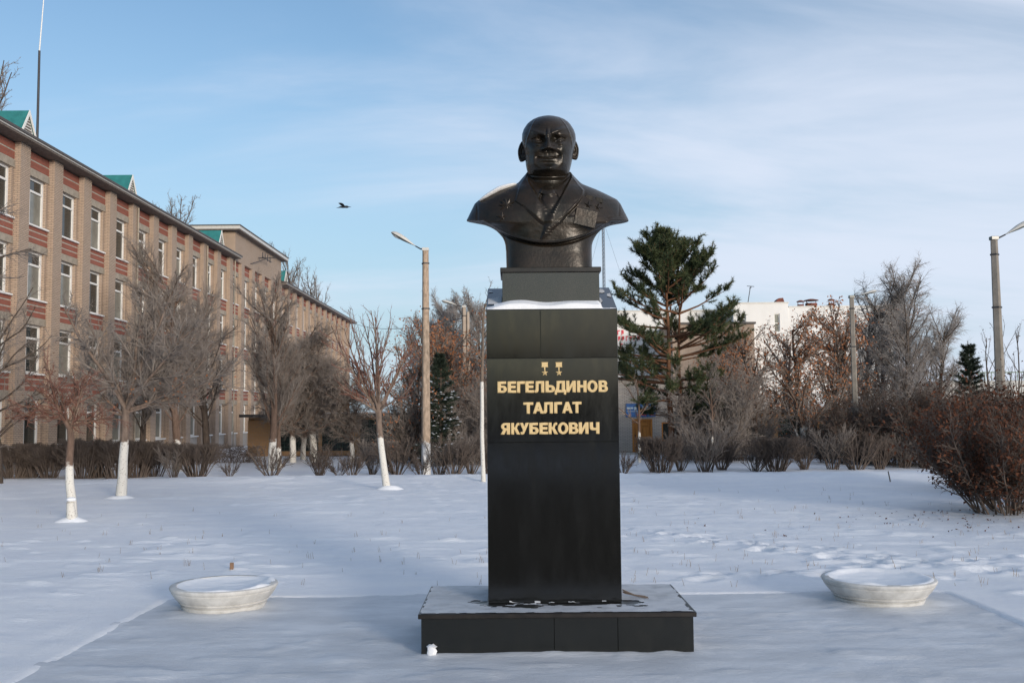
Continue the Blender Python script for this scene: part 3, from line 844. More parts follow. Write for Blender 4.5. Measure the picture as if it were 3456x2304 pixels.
# radio mast behind the monument
rmY = 150.0
rb = at(2046, 1385, rmY); rt_ = at(2034, 690, rmY)
T = thing('radio_mast', 'thin lattice radio mast with guy wires behind the bust', 'mast', (rb[0], rmY, 0))
hwm = .20
for j in range(3):
    a_ = R(90 + 120 * j)
    MB().tube([(rb[0] + hwm * math.cos(a_), rmY + hwm * math.sin(a_), 0), (rt_[0] + hwm * math.cos(a_), rmY + hwm * math.sin(a_), rt_[2])], .05, 4).build('mast_leg', M['pole_grey'], T)
mb = MB()
nst = 56
for i in range(nst):
    t0, t1 = i / nst, (i + 1) / nst
    for j in range(3):
        a_, b_ = R(90 + 120 * j), R(90 + 120 * (j + 1))
        c0 = rb[0] + (rt_[0] - rb[0]) * t0; c1 = rb[0] + (rt_[0] - rb[0]) * t1
        q0 = (c0 + hwm * math.cos(a_), rmY + hwm * math.sin(a_), rt_[2] * t0)
        q1 = (c1 + hwm * math.cos(b_), rmY + hwm * math.sin(b_), rt_[2] * t1)
        q2 = (c0 + hwm * math.cos(b_), rmY + hwm * math.sin(b_), rt_[2] * t0)
        mb.tube([q0, q1], .028, 3, False); mb.tube([q0, q2], .024, 3, False)
mb.build('bracing', M['pole_grey'], T)['kind'] = 'stuff'
for (dx, dy) in ((-9, -5), (9, -5), (0, 10)):
    MB().tube([(rt_[0], rmY, rt_[2] * .93), (rb[0] + dx, rmY + dy, 0)], .02, 3, False).build('guy_wire', M['pole_grey'], T)

# ------------------------------------------------------------------ monument
MO = thing('monument', 'bronze bust of a man in a suit on a tall black granite pillar', 'monument', ((BX0 + BX1) / 2, (BY0 + BY1) / 2, 0))
BH = 0.42
MB().box(BX0 + .03, BX1 - .03, BY0 + .03, BY1 - .03, -.05, BH - .055).build('base_core', M['granite_matt'], MO)
jx = [BX0, at(1871, 2150, BY0)[0], at(2086, 2150, BY0)[0], BX1]
for i in range(3):
    MB().box(jx[i] + .0012, jx[i + 1] - .0012, BY0, BY0 + .028, -.03, BH - .052, .003).build('base_panel', M['granite_matt'], MO)
for (x0, x1) in ((BX0, BX0 + .028), (BX1 - .028, BX1)):
    MB().box(x0, x1, BY0 + .032, BY1, -.03, BH - .052, .003).build('base_panel', M['granite_matt'], MO)
MB().box(BX0 - .03, BX1 + .03, BY0 - .03, BY1 + .03, BH - .05, BH, .006).build('base_slab', M['granite_edge'], MO)
PL0, PL1, PF, PB = -0.285, 1.175, 10.97, 11.86
ztop = at(1860, 1044, PF)[2]
zj1 = at(1860, 1208, PF)[2]
zj2 = at(1860, 1491, PF)[2]
zback = at(1860, 972, PB)[2]
MB().box(PL0 + .004, PL1 - .004, PF + .024, PB, BH - .01, ztop - .03).build('pillar_core', M['granite'], MO)


def panel(x0, x1, z0, z1, tilt=0.0):
    """front slab; its face may lean a hair, as laid"""
    m = MB().box(x0 + .0018, x1 - .0018, PF, PF + .022, z0 + .002, z1 - .002, .003)
    if tilt:
        m.v = [(v[0], v[1] + (v[2] - (z0 + z1) / 2) * math.tan(R(tilt)) - abs(math.tan(R(tilt))) * (z1 - z0) / 2 * 0, v[2]) for v in m.v]
    return m


xm = at(1824, 1120, PF)[0]
panel(PL0, xm, zj1, ztop, -1.2).build('top_panel', M['granite'], MO)
panel(xm, PL1, zj1, ztop, -1.2).build('top_panel', M['granite'], MO)
TP = panel(PL0, PL1, zj2, zj1, 0.0).build('inscription_panel', M['granite'], MO)
panel(PL0, PL1, BH + .001, zj2, 0.0).build('lower_panel', M['granite'], MO)
# sloping cap slab and plinth of the bust
slope = (zback - ztop) / (PB - PF)
MB().prism([(PF, ztop), (PB, zback), (PB, ztop - .028), (PF, ztop - .028)], 'x', PL0, PL1).build('cap_slab', M['granite'], MO)
QF, QB = 11.13, 11.80
qx0, qx1 = at(1695, 970, QF)[0], at(2023, 970, QF)[0]
qz0 = ztop + .01
qz1 = at(1860, 919, QF)[2]; qz2 = at(1860, 902, QF)[2]
MB().box(qx0, qx1, QF, QB, qz0, qz1, .004).build('bust_plinth', M['granite_plinth'], MO)
MB().box(qx0 - .022, qx1 + .022, QF - .02, QB + .02, qz1 + .002, qz2, .006).build('plinth_cap', M['granite_edge'], MO)

# --- lettering: outlines drawn stroke by stroke, cap height 1
S_ = 0.235


def arc(cx, cy, rx, ry, a0, a1, n=9):
    return [(cx + rx * math.cos(R(a0 + (a1 - a0) * i / n)), cy + ry * math.sin(R(a0 + (a1 - a0) * i / n))) for i in range(n + 1)]


s = S_
bowl_o = lambda w, x: [(x, 0)] + arc(w - .30, .30, .30, .30, -90, 90) + [(x, .60)]
GLY = {
    'Г': (.64, [[(0, 0), (s, 0), (s, 1 - .19), (.64, 1 - .19), (.64, 1), (0, 1)]]),
    'Е': (.70, [[(0, 0), (.70, 0), (.70, .18), (s, .18), (s, .42), (.65, .42), (.65, .60), (s, .60), (s, .82), (.69, .82), (.69, 1), (0, 1)]]),
    'Т': (.80, [[(.40 - s / 2, 0), (.40 + s / 2, 0), (.40 + s / 2, .81), (.80, .81), (.80, 1), (0, 1), (0, .81), (.40 - s / 2, .81)]]),
    'Н': (.78, [[(0, 0), (s, 0), (s, .42), (.78 - s, .42), (.78 - s, 0), (.78, 0), (.78, 1), (.78 - s, 1), (.78 - s, .60), (s, .60), (s, 1), (0, 1)]]),
    'И': (.78, [[(0, 0), (s, 0), (.78 - s, .66), (.78 - s, 0), (.78, 0), (.78, 1), (.78 - s, 1), (s, .34), (s, 1), (0, 1)]]),
    'Л': (.82, [[(0, .01), (.07, -.015)] + arc(.12, .20, .20, .215, -80, 0, 6)[1:] + [(.33, .81), (.82 - s, .81), (.82 - s, 0), (.82, 0), (.82, 1), (.12, 1), (.10, .30)] + [(.08, .19), (0, .17)]]),
    'Д': (.92, [[(0, -.20), (.15, -.20), (.15, 0), (.77, 0), (.77, -.20), (.92, -.20), (.92, .18), (.83, .18), (.83, 1), (.17, 1), (.15, .5), (.08, .18), (0, .18)],
                [(.32, .18), (.36, .45), (.38, .82), (.60, .82), (.60, .18)]]),
    'А': (.92, [[(0, 0), (.24, 0), (.31, .22), (.61, .22), (.68, 0), (.92, 0), (.59, 1), (.33, 1)], [(.37, .40), (.46, .72), (.55, .40)]]),
    'К': (.78, [[(0, 0), (s, 0), (s, .44), (.30, .44), (.52, 0), (.79, 0), (.50, .54), (.60, .80), (.66, .82), (.74, .81), (.74, .99), (.62, 1.01), (.50, .95), (.38, .66), (.30, .60), (s, .60), (s, 1), (0, 1)]]),
    'У': (.80, [[(.06, 0), (.10, -.015), (.24, -.01), (.36, .05), (.44, .22), (.80, 1), (.54, 1), (.40, .58), (.25, 1), (0, 1), (.28, .36), (.24, .20), (.16, .17), (.06, .18)]]),
    'Ч': (.76, [[(.76 - s, 0), (.76, 0), (.76, 1), (.76 - s, 1), (.76 - s, .52), (.40, .49), (.27, .53), (.24, .62), (.24, 1), (0, 1), (0, .60)] + arc(.24, .54, .24, .23, 180, 262, 6)[1:] + [(.42, .31), (.76 - s, .35)]]),
    'Ь': (.74, [[(0, 0)] + [(.44, 0)] + arc(.44, .31, .30, .31, -90, 90) + [(s, .62), (s, 1), (0, 1)], [(s, .17), (s, .45), (.42, .45)] + arc(.40, .31, .10, .14, 90, -90, 6) + [(.42, .17)]]),
    'Б': (.74, [[(0, 0)] + [(.44, 0)] + arc(.44, .31, .30, .31, -90, 90) + [(s, .62), (s, .82), (.68, .82), (.68, 1), (0, 1)], [(s, .17), (s, .45), (.42, .45)] + arc(.40, .31, .10, .14, 90, -90, 6) + [(.42, .17)]]),
    'В': (.76, [[(0, 0)] + [(.44, 0)] + arc(.46, .28, .30, .28, -90, 62) + [(.60, .54)] + arc(.42, .745, .28, .255, -40, 90) + [(0, 1)],
                [(s, .17), (s, .43), (.43, .43)] + arc(.42, .30, .10, .13, 90, -90, 6) + [(.43, .17)], [(s, .60), (s, .83), (.40, .83)] + arc(.38, .715, .09, .115, 90, -90, 6) + [(.40, .60)]]),
    'О': (.88, [arc(.44, .5, .44, .52, 0, 360, 32)[:-1], arc(.44, .5, .205, .335, 360, 0, 24)[:-1]]),
    'Я': (.74, [[(0, 0), (.27, 0), (.44, .36), (.74 - s, .36), (.74 - s, 0), (.74, 0), (.74, 1), (.32, 1)] + arc(.32, .70, .30, .30, 90, 240, 9)[1:] + [(.20, .40)],
                [(.74 - s, .54), (.36, .54)] + arc(.34, .69, .10, .145, 270, 90, 7) + [(.74 - s, .83)]]),
}


def curve_mesh(name, loops, sc, depth, bev, m):
    cu = bpy.data.curves.new(name, 'CURVE')
    cu.dimensions = '2D'; cu.fill_mode = 'BOTH'
    cu.extrude = depth; cu.bevel_depth = bev; cu.bevel_resolution = 1; cu.offset = -bev * .55
    for lp in loops:
        sp_ = cu.splines.new('POLY'); sp_.points.add(len(lp) - 1); sp_.use_cyclic_u = True
        for p_, q_ in zip(sp_.points, lp): p_.co = (q_[0] * sc[0], q_[1] * sc[1], 0, 1)
    tmp = bpy.data.objects.new('tmp', cu); COL.objects.link(tmp)
    dg = bpy.context.evaluated_depsgraph_get()
    me = bpy.data.meshes.new_from_object(tmp.evaluated_get(dg))
    bpy.data.objects.remove(tmp); bpy.data.curves.remove(cu)
    me.name = name
    me.materials.clear(); me.materials.append(m)
    return me


# letter boxes read off the photograph: left, right, baseline, top
def ZI(x, y): return (1660 + x / 5.6, 1200 + y / 5.6)


ROWS = [
    ("БЕГЕЛЬДИНОВ", [(112, 278), (303, 455), (478, 620), (637, 790), (808, 985), (1015, 1187), (1190, 1397), (1408, 1580), (1612, 1785), (1803, 1993), (2020, 2188)], (698, 492, 680, 468)),
    ("ТАЛГАТ", [(598, 778), (782, 968), (968, 1148), (1180, 1322), (1332, 1518), (1524, 1690)], (1090, 885, 1075, 872)),
    ("ЯКУБЕКОВИЧ", [(172, 338), (368, 524), (536, 692), (710, 880), (902, 1055), (1075, 1238), (1250, 1440), (1458, 1632), (1645, 1822), (1852, 2028)], (1483, 1275, 1468, 1258)),
]
for word, boxes, (b0, t0, b1, t1) in ROWS:
    xa_, xb_ = boxes[0][0], boxes[-1][1]
    for ch_, (x0, x1) in zip(word, boxes):
        f_ = (x0 - xa_) / (xb_ - xa_)
        zb_ = at(*ZI(x0, b0 + (b1 - b0) * f_), PF)[2]
        zt_ = at(*ZI(x0, t0 + (t1 - t0) * f_), PF)[2]
        X0, X1 = at(*ZI(x0, b0), PF)[0], at(*ZI(x1, b0), PF)[0]
        wgl, loops = GLY[ch_]
        me = curve_mesh('letter', loops, ((X1 - X0) / wgl, zt_ - zb_), .001, .0085, M['gold'])
        yf = PF + ((zb_ + zt_) / 2 - (zj1 + zj2) / 2) * 0 - .004
        o = link_mesh('letter', me, TP)
        o.location = (X0 - MO.location.x, yf - MO.location.y, zb_)
        o.rotation_euler = (R(90), 0, 0)


def star_pts(cx, cy, r, ri=.42):
    return [(cx + (r if i % 2 == 0 else r * ri) * math.sin(math.pi * i / 5), cy + (r if i % 2 == 0 else r * ri) * math.cos(math.pi * i / 5)) for i in range(10)]


for cx in (1000, 1267):
    a = at(*ZI(cx, 250), PF); u = (at(*ZI(cx + 100, 250), PF)[0] - a[0]) / 100
    em = MB()
    cxm, czm = a[0], a[2]
    em.box(cxm - 58 * u, cxm + 58 * u, PF - .008, PF + .004, czm + 36 * u, czm + 124 * u, .003)
    em.box(cxm - 64 * u, cxm + 64 * u, PF - .006, PF + .002, czm + 34 * u, czm + 44 * u)
    em.box(cxm - 64 * u, cxm + 64 * u, PF - .006, PF + .002, czm + 118 * u, czm + 127 * u)
    em.box(cxm - 11 * u, cxm + 11 * u, PF - .004, PF + .003, czm - 20 * u, czm + 34 * u)
    pts = star_pts(cxm, czm - 72 * u, 66 * u)
    n = len(pts)
    em.add([(p_[0], PF - .002, p_[1]) for p_ in pts] + [(cxm, PF - .014, czm - 72 * u)] + [(p_[0], PF + .004, p_[1]) for p_ in pts],
           [(i, (i + 1) % n, n) for i in range(n)] + [(i, n + 1 + i, n + 1 + (i + 1) % n, (i + 1) % n) for i in range(n)] + [tuple(range(2 * n, n, -1))])
    em.build('star_emblem', M['gold'], TP)

# --- bust: rows of cross-sections, then the features pushed out or in
BYC = 11.47
BS = BYC / FPX           # metres per photo pixel at the bust


def front_xz(px, py):
    p = at(px, py, BYC)
    return p[0], p[2]


def grid_faces(nr, nc):
    i = np.arange(nr - 1)[:, None] * nc + np.arange(nc)[None, :]
    j = np.arange(nr - 1)[:, None] * nc + (np.arange(nc)[None, :] + 1) % nc
    return np.stack([i.ravel(), j.ravel(), (j + nc).ravel(), (i + nc).ravel()], 1)


def smooth_interp(x, xp, fp, k=9):
    xs_ = np.linspace(xp[0], xp[-1], 1200)
    f = np.interp(xs_, xp, fp)
    for _ in range(2):
        fpad = np.pad(f, k, mode='edge')
        f = np.convolve(fpad, np.ones(2 * k + 1) / (2 * k + 1), mode='valid')
    return np.interp(x, xs_, f)


def sdf_poly(X, Y, P):
    """signed distance, positive inside"""
    d = np.full(X.shape, 1e9); ins = np.zeros(X.shape, bool)
    n = len(P)
    for i in range(n):
        x0, y0 = P[i]; x1, y1 = P[(i + 1) % n]
        ex, ey = x1 - x0, y1 - y0
        wx, wy = X - x0, Y - y0
        t = np.clip((wx * ex + wy * ey) / (ex * ex + ey * ey), 0, 1)
        d = np.minimum(d, np.hypot(wx - ex * t, wy - ey * t))
        c = ((y0 > Y) != (y1 > Y)) & (X < (x1 - x0) * (Y - y0) / ((y1 - y0) if y1 != y0 else 1e-9) + x0)
        ins ^= c
    return np.where(ins, d, -d)


def seg_dist(X, Y, pts):
    d = np.full(X.shape, 1e9)
    for (x0, y0), (x1, y1) in zip(pts[:-1], pts[1:]):
        ex, ey = x1 - x0, y1 - y0
        t = np.clip(((X - x0) * ex + (Y - y0) * ey) / (ex * ex + ey * ey), 0, 1)
        d = np.minimum(d, np.hypot(X - x0 - ex * t, Y - y0 - ey * t))
    return d


def gau(X, Y, cx, cy, sx, sy, a, rot=0.0):
    c, s_2 = math.cos(R(rot)), math.sin(R(rot))
    u = (X - cx) * c + (Y - cy) * s_2; v = -(X - cx) * s_2 + (Y - cy) * c
    return a * np.exp(-0.5 * ((u / sx) ** 2 + (v / sy) ** 2))


def theta_grid(n):
    """angles, denser at the front (-Y)"""
    t = np.linspace(0, 2 * math.pi, n, endpoint=False)
    return t - 0.45 * np.sin(t)          # t=0 is the front


def spow(v, e): return np.sign(v) * np.abs(v) ** e


parts_V, parts_F = [], []
nb = 0
# ---------- head; units are the enlarged picture (5.806 per photo pixel)
U8 = BS / 5.806
hy = np.array([232, 240, 260, 300, 350, 400, 500, 600, 700, 800, 900, 1000, 1100, 1200, 1300, 1400, 1500, 1600, 1720])
hl = np.array([850, 775, 684, 588, 512, 458, 392, 360, 356, 372, 398, 416, 424, 432, 452, 478, 494, 500, 500])
hr = np.array([920, 985, 1082, 1180, 1254, 1302, 1368, 1405, 1414, 1404, 1380, 1358, 1343, 1322, 1298, 1276, 1262, 1258, 1258])
hf = np.array([40, 130, 245, 350, 430, 480, 535, 560, 562, 562, 566, 572, 578, 576, 545, 430, 352, 330, 330])
hb = np.array([40, 150, 290, 410, 505, 570, 625, 650, 655, 640, 600, 545, 500, 470, 445, 435, 430, 430, 430])
rows = np.concatenate([np.linspace(232, 300, 24, endpoint=False), np.linspace(300, 1450, 190, endpoint=False), np.linspace(1450, 1720, 14)])
NC = 220
th = theta_grid(NC)
L_, Rr, Ff, Bb = (np.interp(rows, hy, a_) if i < 2 else smooth_interp(rows, hy, a_, 12) for i, a_ in enumerate((hl, hr, hf, hb)))
L_ = np.where(rows < 420, L_, smooth_interp(rows, hy, hl, 10)); Rr = np.where(rows < 420, Rr, smooth_interp(rows, hy, hr, 10))
cx_ = (L_ + Rr) / 2; a_ = (Rr - L_) / 2
st, ct = np.sin(th)[None, :], np.cos(th)[None, :]
# a flatter face plane below the brow, rounder skull above
ex = np.interp(rows, [230, 420, 650, 1150, 1350, 1600], [1.0, 0.96, 0.84, 0.84, 0.90, 1.0])[:, None]
X = cx_[:, None] + a_[:, None] * spow(st, ex)
dep = np.where(ct > 0, Ff[:, None], Bb[:, None]) * spow(ct, ex)       # positive to the front
Yg = np.repeat(rows[:, None], NC, 1)
fw = np.clip(ct * 1.6, 0, 1)
xs_c = X - 885.0
D = np.zeros_like(X)
lx, rx = 655.0, 1105.0
# brow, temples, sockets
D += gau(X, Yg, 650, 560, 125, 30, 60, 14) + gau(X, Yg, 1085, 515, 130, 30, 60, -17)
D += gau(X, Yg, 775, 610, 42, 34, 34) + gau(X, Yg, 960, 590, 42, 34, 30)
D += gau(X, Yg, 868, 560, 22, 50, 34) - gau(X, Yg, 826, 560, 11, 40, 24) - gau(X, Yg, 912, 555, 11, 40, 24)
D += gau(X, Yg, 640, 640, 90, 34, 18, 12) + gau(X, Yg, 1120, 600, 90, 36, 22, -14)
D -= gau(X, Yg, 735, 680, 55, 50, 74) + gau(X, Yg, 990, 668, 55, 50, 74)
D -= gau(X, Yg, 640, 715, 130, 48, 62) + gau(X, Yg, 1110, 700, 130, 48, 62)
# eyeballs, lids, bags
D += gau(X, Yg, 650, 722, 74, 32, 42) + gau(X, Yg, 1105, 708, 76, 32, 42)
for pts in ([(545, 700), (600, 676), (660, 672), (725, 700), (760, 740)], [(985, 735), (1020, 700), (1090, 664), (1160, 664), (1215, 694)]):
    d_ = seg_dist(X, Yg, pts); D -= 26 * np.exp(-(d_ / 10) ** 2)
    d_ = seg_dist(X, Yg - 17, pts); D += 17 * np.exp(-(d_ / 11) ** 2)
for pts in ([(560, 738), (620, 752), (690, 756), (745, 748)], [(1000, 746), (1060, 742), (1130, 738), (1200, 716)]):
    d_ = seg_dist(X, Yg, pts); D -= 17 * np.exp(-(d_ / 8) ** 2)
D += gau(X, Yg, 668, 798, 62, 32, 46) + gau(X, Yg, 1125, 780, 64, 32, 48)
for pts in ([(575, 815), (640, 838), (720, 836), (780, 812)], [(990, 812), (1060, 828), (1140, 820), (1210, 790)]):
    d_ = seg_dist(X, Yg, pts); D -= 6 * np.exp(-(d_ / 20) ** 2)
# nose
D += gau(X, Yg, 873, 690, 48, 70, 76) + gau(X, Yg, 876, 785, 62, 70, 92) + gau(X, Yg, 878, 858, 64, 42, 96)
D += gau(X, Yg, 782, 882, 40, 34, 80) + gau(X, Yg, 980, 876, 40, 34, 80)
D -= gau(X, Yg, 838, 918, 22, 14, 40) + gau(X, Yg, 924, 914, 22, 14, 40)
D -= gau(X, Yg, 880, 940, 120, 34, 12)
# cheeks and folds
D += gau(X, Yg, 600, 900, 85, 75, 56) + gau(X, Yg, 1165, 882, 85, 75, 60) + gau(X, Yg, 596, 1115, 28, 66, 24) + gau(X, Yg, 1150, 1098, 28, 66, 24)
for pts, am in (([(750, 895), (700, 960), (632, 1050), (606, 1110)], 15), ([(1010, 888), (1062, 950), (1118, 1030), (1146, 1100)], 16)):
    d_ = seg_dist(X, Yg, pts); D -= am * np.exp(-(d_ / 42) ** 2)
for pts in ([(705, 915), (655, 985), (590, 1080), (580, 1170)], [(1050, 900), (1112, 960), (1160, 1050), (1176, 1150)]):
    d_ = seg_dist(X, Yg, pts); D += 14 * np.exp(-(d_ / 50) ** 2)
# mouth and chin
D += gau(X, Yg, 876, 1010, 150, 60, 4) - gau(X, Yg, 876, 985, 12, 26, 5)
D -= 34 * np.clip((Yg - 915) / 140, 0, 1) * sstep(1074, 1052, Yg) * np.exp(-((X - 876) / 190) ** 4)
ml = [(672, 1046), (720, 1060), (790, 1066), (880, 1066), (960, 1058), (1030, 1046), (1072, 1028)]
d_ = seg_dist(X, Yg, ml); D -= 26 * np.exp(-(d_ / 11) ** 2)
d_ = seg_dist(X, Yg + 26, ml); D += 4 * np.exp(-(d_ / 14) ** 2)
D += gau(X, Yg, 880, 1104, 100, 26, 10) - gau(X, Yg, 880, 1180, 130, 34, 24)
D -= gau(X, Yg, 664, 1050, 24, 26, 14) + gau(X, Yg, 1082, 1034, 24, 26, 14)
D += gau(X, Yg, 832, 1266, 60, 46, 58) + gau(X, Yg, 938, 1260, 60, 46, 62)
D += gau(X, Yg, 700, 1230, 90, 70, 14) + gau(X, Yg, 1070, 1225, 90, 70, 14)
# soft folds under the chin
for yy in (1405, 1470):
    d_ = np.abs(Yg - yy - 22 * np.cos((X - 885) / 260)); D -= 14 * np.exp(-(d_ / 14) ** 2)
# forehead lines
for yy in (430, 480):
    d_ = np.abs(Yg - yy - 12 * np.sin((X - 700) / 120)); D -= 3.5 * np.exp(-(d_ / 9) ** 2) * np.exp(-((X - 880) / 240) ** 2)
# hair at the sides: a low step outside the hairline, and the ridge down to the jaw
hl_l = np.interp(rows, [232, 300, 400, 500, 600, 700, 800, 950, 1200], [690, 625, 565, 525, 490, 455, 440, 425, 432])[:, None]
hl_r = np.interp(rows, [232, 300, 400, 500, 600, 700, 800, 950, 1200], [1060, 1120, 1205, 1262, 1305, 1335, 1350, 1352, 1330])[:, None]
hair_l = sstep(6, -14, X - hl_l); hair_r = sstep(-6, 14, X - hl_r)
top = sstep(1000, 820, Yg)
hairw = np.clip(hair_l + hair_r, 0, 1) * top * np.clip(ct + .9, 0, 1)
strand = 4 * np.sin((Yg * 1.2 + X * .7) / 11.0 + 3 * vnoise(X / 60, Yg / 60, 31))
D = D * fw + hairw * (-26 + strand * .9) * np.clip(ct, 0, 1)
ridge = (np.exp(-((X - hl_l) / 13) ** 2) + np.exp(-((X - hl_r) / 13) ** 2)) * top * np.clip(ct * 2, 0, 1)
D = D + 20 * ridge
D += 3.0 * vnoise(X / 40, Yg / 40, 33) * fw
dep = dep + D
hx0, hz0 = front_xz(1700, 350)
Yv = BYC - dep * U8
hp = at(1700 + X / 5.806, 350 + Yg / 5.806, np.minimum(Yv, BYC + .02))
V = np.stack([hp[0].ravel(), Yv.ravel(), hp[2].ravel()], 1)
F = grid_faces(len(rows), NC)
tip = V[:NC].mean(0, keepdims=True) + np.array([[0, 0, .0015]])
parts_V += [V, tip]
parts_F.append(F)
fan = np.array([[len(V), (j + 1) % NC, j] for j in range(NC)])
tri_faces = [fan]
nb = len(V) + 1
# ears: flattened shells with a rim and a hollow
for side, (ecx, ecy, eh, ew, tiltd) in ((-1, (372, 955, 222, 100, 9)), (1, (1392, 925, 222, 104, -10))):
    nr, ncx = 26, 40
    u_ = np.linspace(0, 1, nr); ph = np.linspace(0, 2 * math.pi, ncx, endpoint=False)
    UU, PP = np.meshgrid(u_, ph, indexing='ij')
    lobe = 1 - .25 * (np.sin(PP) < 0) * np.abs(np.sin(PP))
    rad_ = np.sin(UU * math.pi / 2) if False else UU
    ex_ = np.where(np.cos(PP) * side > 0, ew * lobe, ew * 1.5) * rad_ * np.cos(PP)
    ez_ = -eh * rad_ * np.sin(PP)
    # thickness profile: hollow in the middle, rim near the edge, on the outer/front face
    rim = 34 * np.exp(-((UU - .82) / .13) ** 2) - 26 * np.exp(-(UU / .45) ** 2) + 12 * np.exp(-((UU - .45) / .12) ** 2)
    Vf = np.stack([ecx + ex_ * math.cos(R(tiltd)) - ez_ * math.sin(R(tiltd)), rim * (UU < 1), ecy + ez_ * math.cos(R(tiltd)) + ex_ * math.sin(R(tiltd))], -1)
    Vb = Vf.copy(); Vb[..., 1] = -42 * (1 - UU ** 4)
    for k_, VV in enumerate((Vf, Vb)):
        xx = hx0 + VV[..., 0] * U8
        out = (VV[..., 0] - ecx) * side
        yy = BYC + (40 + 0.42 * out) * U8 - VV[..., 1] * U8
        zz = hz0 - VV[..., 2] * U8
        Vx = np.stack([xx.ravel(), yy.ravel(), zz.ravel()], 1)
        Fx = grid_faces(nr, ncx)
        if (k_ == 0): Fx = Fx[:, ::-1]
        parts_V.append(Vx); parts_F.append(Fx + nb); nb += len(Vx)
# ---------- shoulders and chest; units of the other enlargement (2.413 per photo pixel)
U6 = BS / 2.413
CX6 = 852.0
ty_ = np.array([556, 575, 600, 640, 655, 700, 740, 780, 815, 880, 930, 948, 962, 975, 990, 1012, 1035, 1062, 1090, 1120, 1150, 1200, 1400])
tl = np.array([178, 192, 214, 248, 270, 412, 500, 566, 606, 638, 662, 672, 668, 600, 520, 468, 430, 402, 378, 364, 356, 351, 345])
tr_ = np.array([176, 190, 212, 252, 272, 388, 472, 552, 582, 614, 640, 648, 646, 600, 508, 448, 416, 390, 372, 358, 350, 348, 352])
tf = np.array([95, 110, 128, 150, 162, 206, 232, 250, 262, 272, 274, 274, 274, 273, 272, 270, 268, 265, 262, 258, 256, 250, 246])
tb = np.array([190, 196, 204, 214, 220, 236, 244, 248, 250, 248, 244, 242, 240, 236, 232, 226, 222, 218, 214, 210, 206, 204, 204])
rows = np.concatenate([np.linspace(556, 640, 32, endpoint=False), np.linspace(640, 1200, 220, endpoint=False), np.linspace(1200, 1400, 10)])
NC2 = 270
th = theta_grid(NC2)
Lw, Rw, Ff, Bb = (np.interp(rows, ty_, a_) for a_ in (tl, tr_, tf, tb))
k7 = np.ones(5) / 5
for arr in (Lw, Rw, Ff, Bb):
    arr[2:-2] = np.convolve(arr, k7, mode='valid')
st, ct = np.sin(th)[None, :], np.cos(th)[None, :]
ex = np.interp(rows, [556, 660, 760, 900, 960, 1020, 1120, 1332], [1.0, .95, .84, .76, .74, .70, .58, .45])[:, None]
wdt = np.where(st > 0, Rw[:, None], Lw[:, None])
X = CX6 + wdt * spow(st, ex)
Yg = np.repeat(rows[:, None], NC2, 1)
# shoulders swing back, the cut arm ends are thinner than the chest
exd = np.interp(rows, [556, 660, 800, 960, 1120, 1332], [1.0, 1.05, 1.15, 1.15, .62, .45])[:, None]
dep = np.where(ct > 0, Ff[:, None], Bb[:, None]) * spow(ct, exd)
sw = sstep(300, 660, np.abs(X - CX6)) * sstep(660, 800, Yg) * sstep(1150, 1000, Yg)
dep = dep - 46 * sw
fw = np.clip(ct * 2.2, 0, 1)
D = np.zeros_like(X)


def raise_poly(P, h, soft=4.0):
    soft = soft * 1.5
    return h * sstep(-soft, soft, sdf_poly(X, Yg, P))


# opening of the jacket (shirt lies deeper), shirt collar, tie, lapels
opening = [(668, 556), (1035, 556), (1030, 610), (935, 780), (858, 912), (770, 775), (690, 640)]
D -= raise_poly(opening, 20, 5)
D += raise_poly([(676, 590), (720, 640), (800, 690), (772, 772), (716, 700), (672, 620)], 20, 4)
D += raise_poly([(1032, 585), (960, 650), (884, 680), (932, 772), (985, 690), (1034, 612)], 22, 4)
knot = [(795, 690), (830, 676), (875, 678), (894, 700), (905, 738), (860, 748), (806, 744), (780, 725)]
D += raise_poly(knot, 32, 8) + gau(X, Yg, 842, 715, 36, 24, 10)
blade = [(806, 748), (905, 744), (925, 775), (900, 840), (856, 906), (812, 835), (794, 775)]
D += raise_poly(blade, 22, 6) + gau(X, Yg, 858, 800, 26, 80, 10)
lap_r = [(1036, 570), (1092, 655), (1135, 705), (1125, 760), (1062, 838), (962, 944), (792, 1098), (822, 1010), (858, 912), (935, 780), (1032, 605)]
lap_l = [(662, 578), (612, 660), (576, 792), (640, 835), (690, 884), (800, 985), (830, 960), (856, 912), (772, 778), (688, 645)]
sr = sdf_poly(X, Yg, lap_r); sl = sdf_poly(X, Yg, lap_l)
D += 19 * sstep(-6, 7, sl) * (0.55 + .45 * sstep(0, 60, 800 - X)) 
D += 30 * sstep(-6, 7, sr)
D += 7 * np.exp(-((sr - 4) / 7) ** 2) * (sr > -10)
# the right-hand front overlaps the left below the lapels
fe = 790 + (1098 - Yg) * .26
D += 7 * sstep(-4, 6, X - fe) * sstep(905, 925, Yg) * sstep(1150, 1120, Yg) * (1 - sstep(-3, 5, sr))
# seams of the sleeves, chest folds
for pts in ([(262, 800), (268, 870), (268, 950)], [(1418, 780), (1424, 850), (1420, 915), (1330, 935)]):
    d_ = seg_dist(X, Yg, pts); D -= 9 * np.exp(-(d_ / 7) ** 2)
for pts in ([(930, 955), (1010, 900), (1075, 840)], [(640, 830), (720, 905), (800, 985)], [(1070, 800), (1150, 735)]):
    d_ = seg_dist(X, Yg, pts); D -= 6 * np.exp(-(d_ / 8) ** 2)
D += 4 * vnoise(X / 90, Yg / 60, 41) + 1 * vnoise(X / 22, Yg / 22, 42)
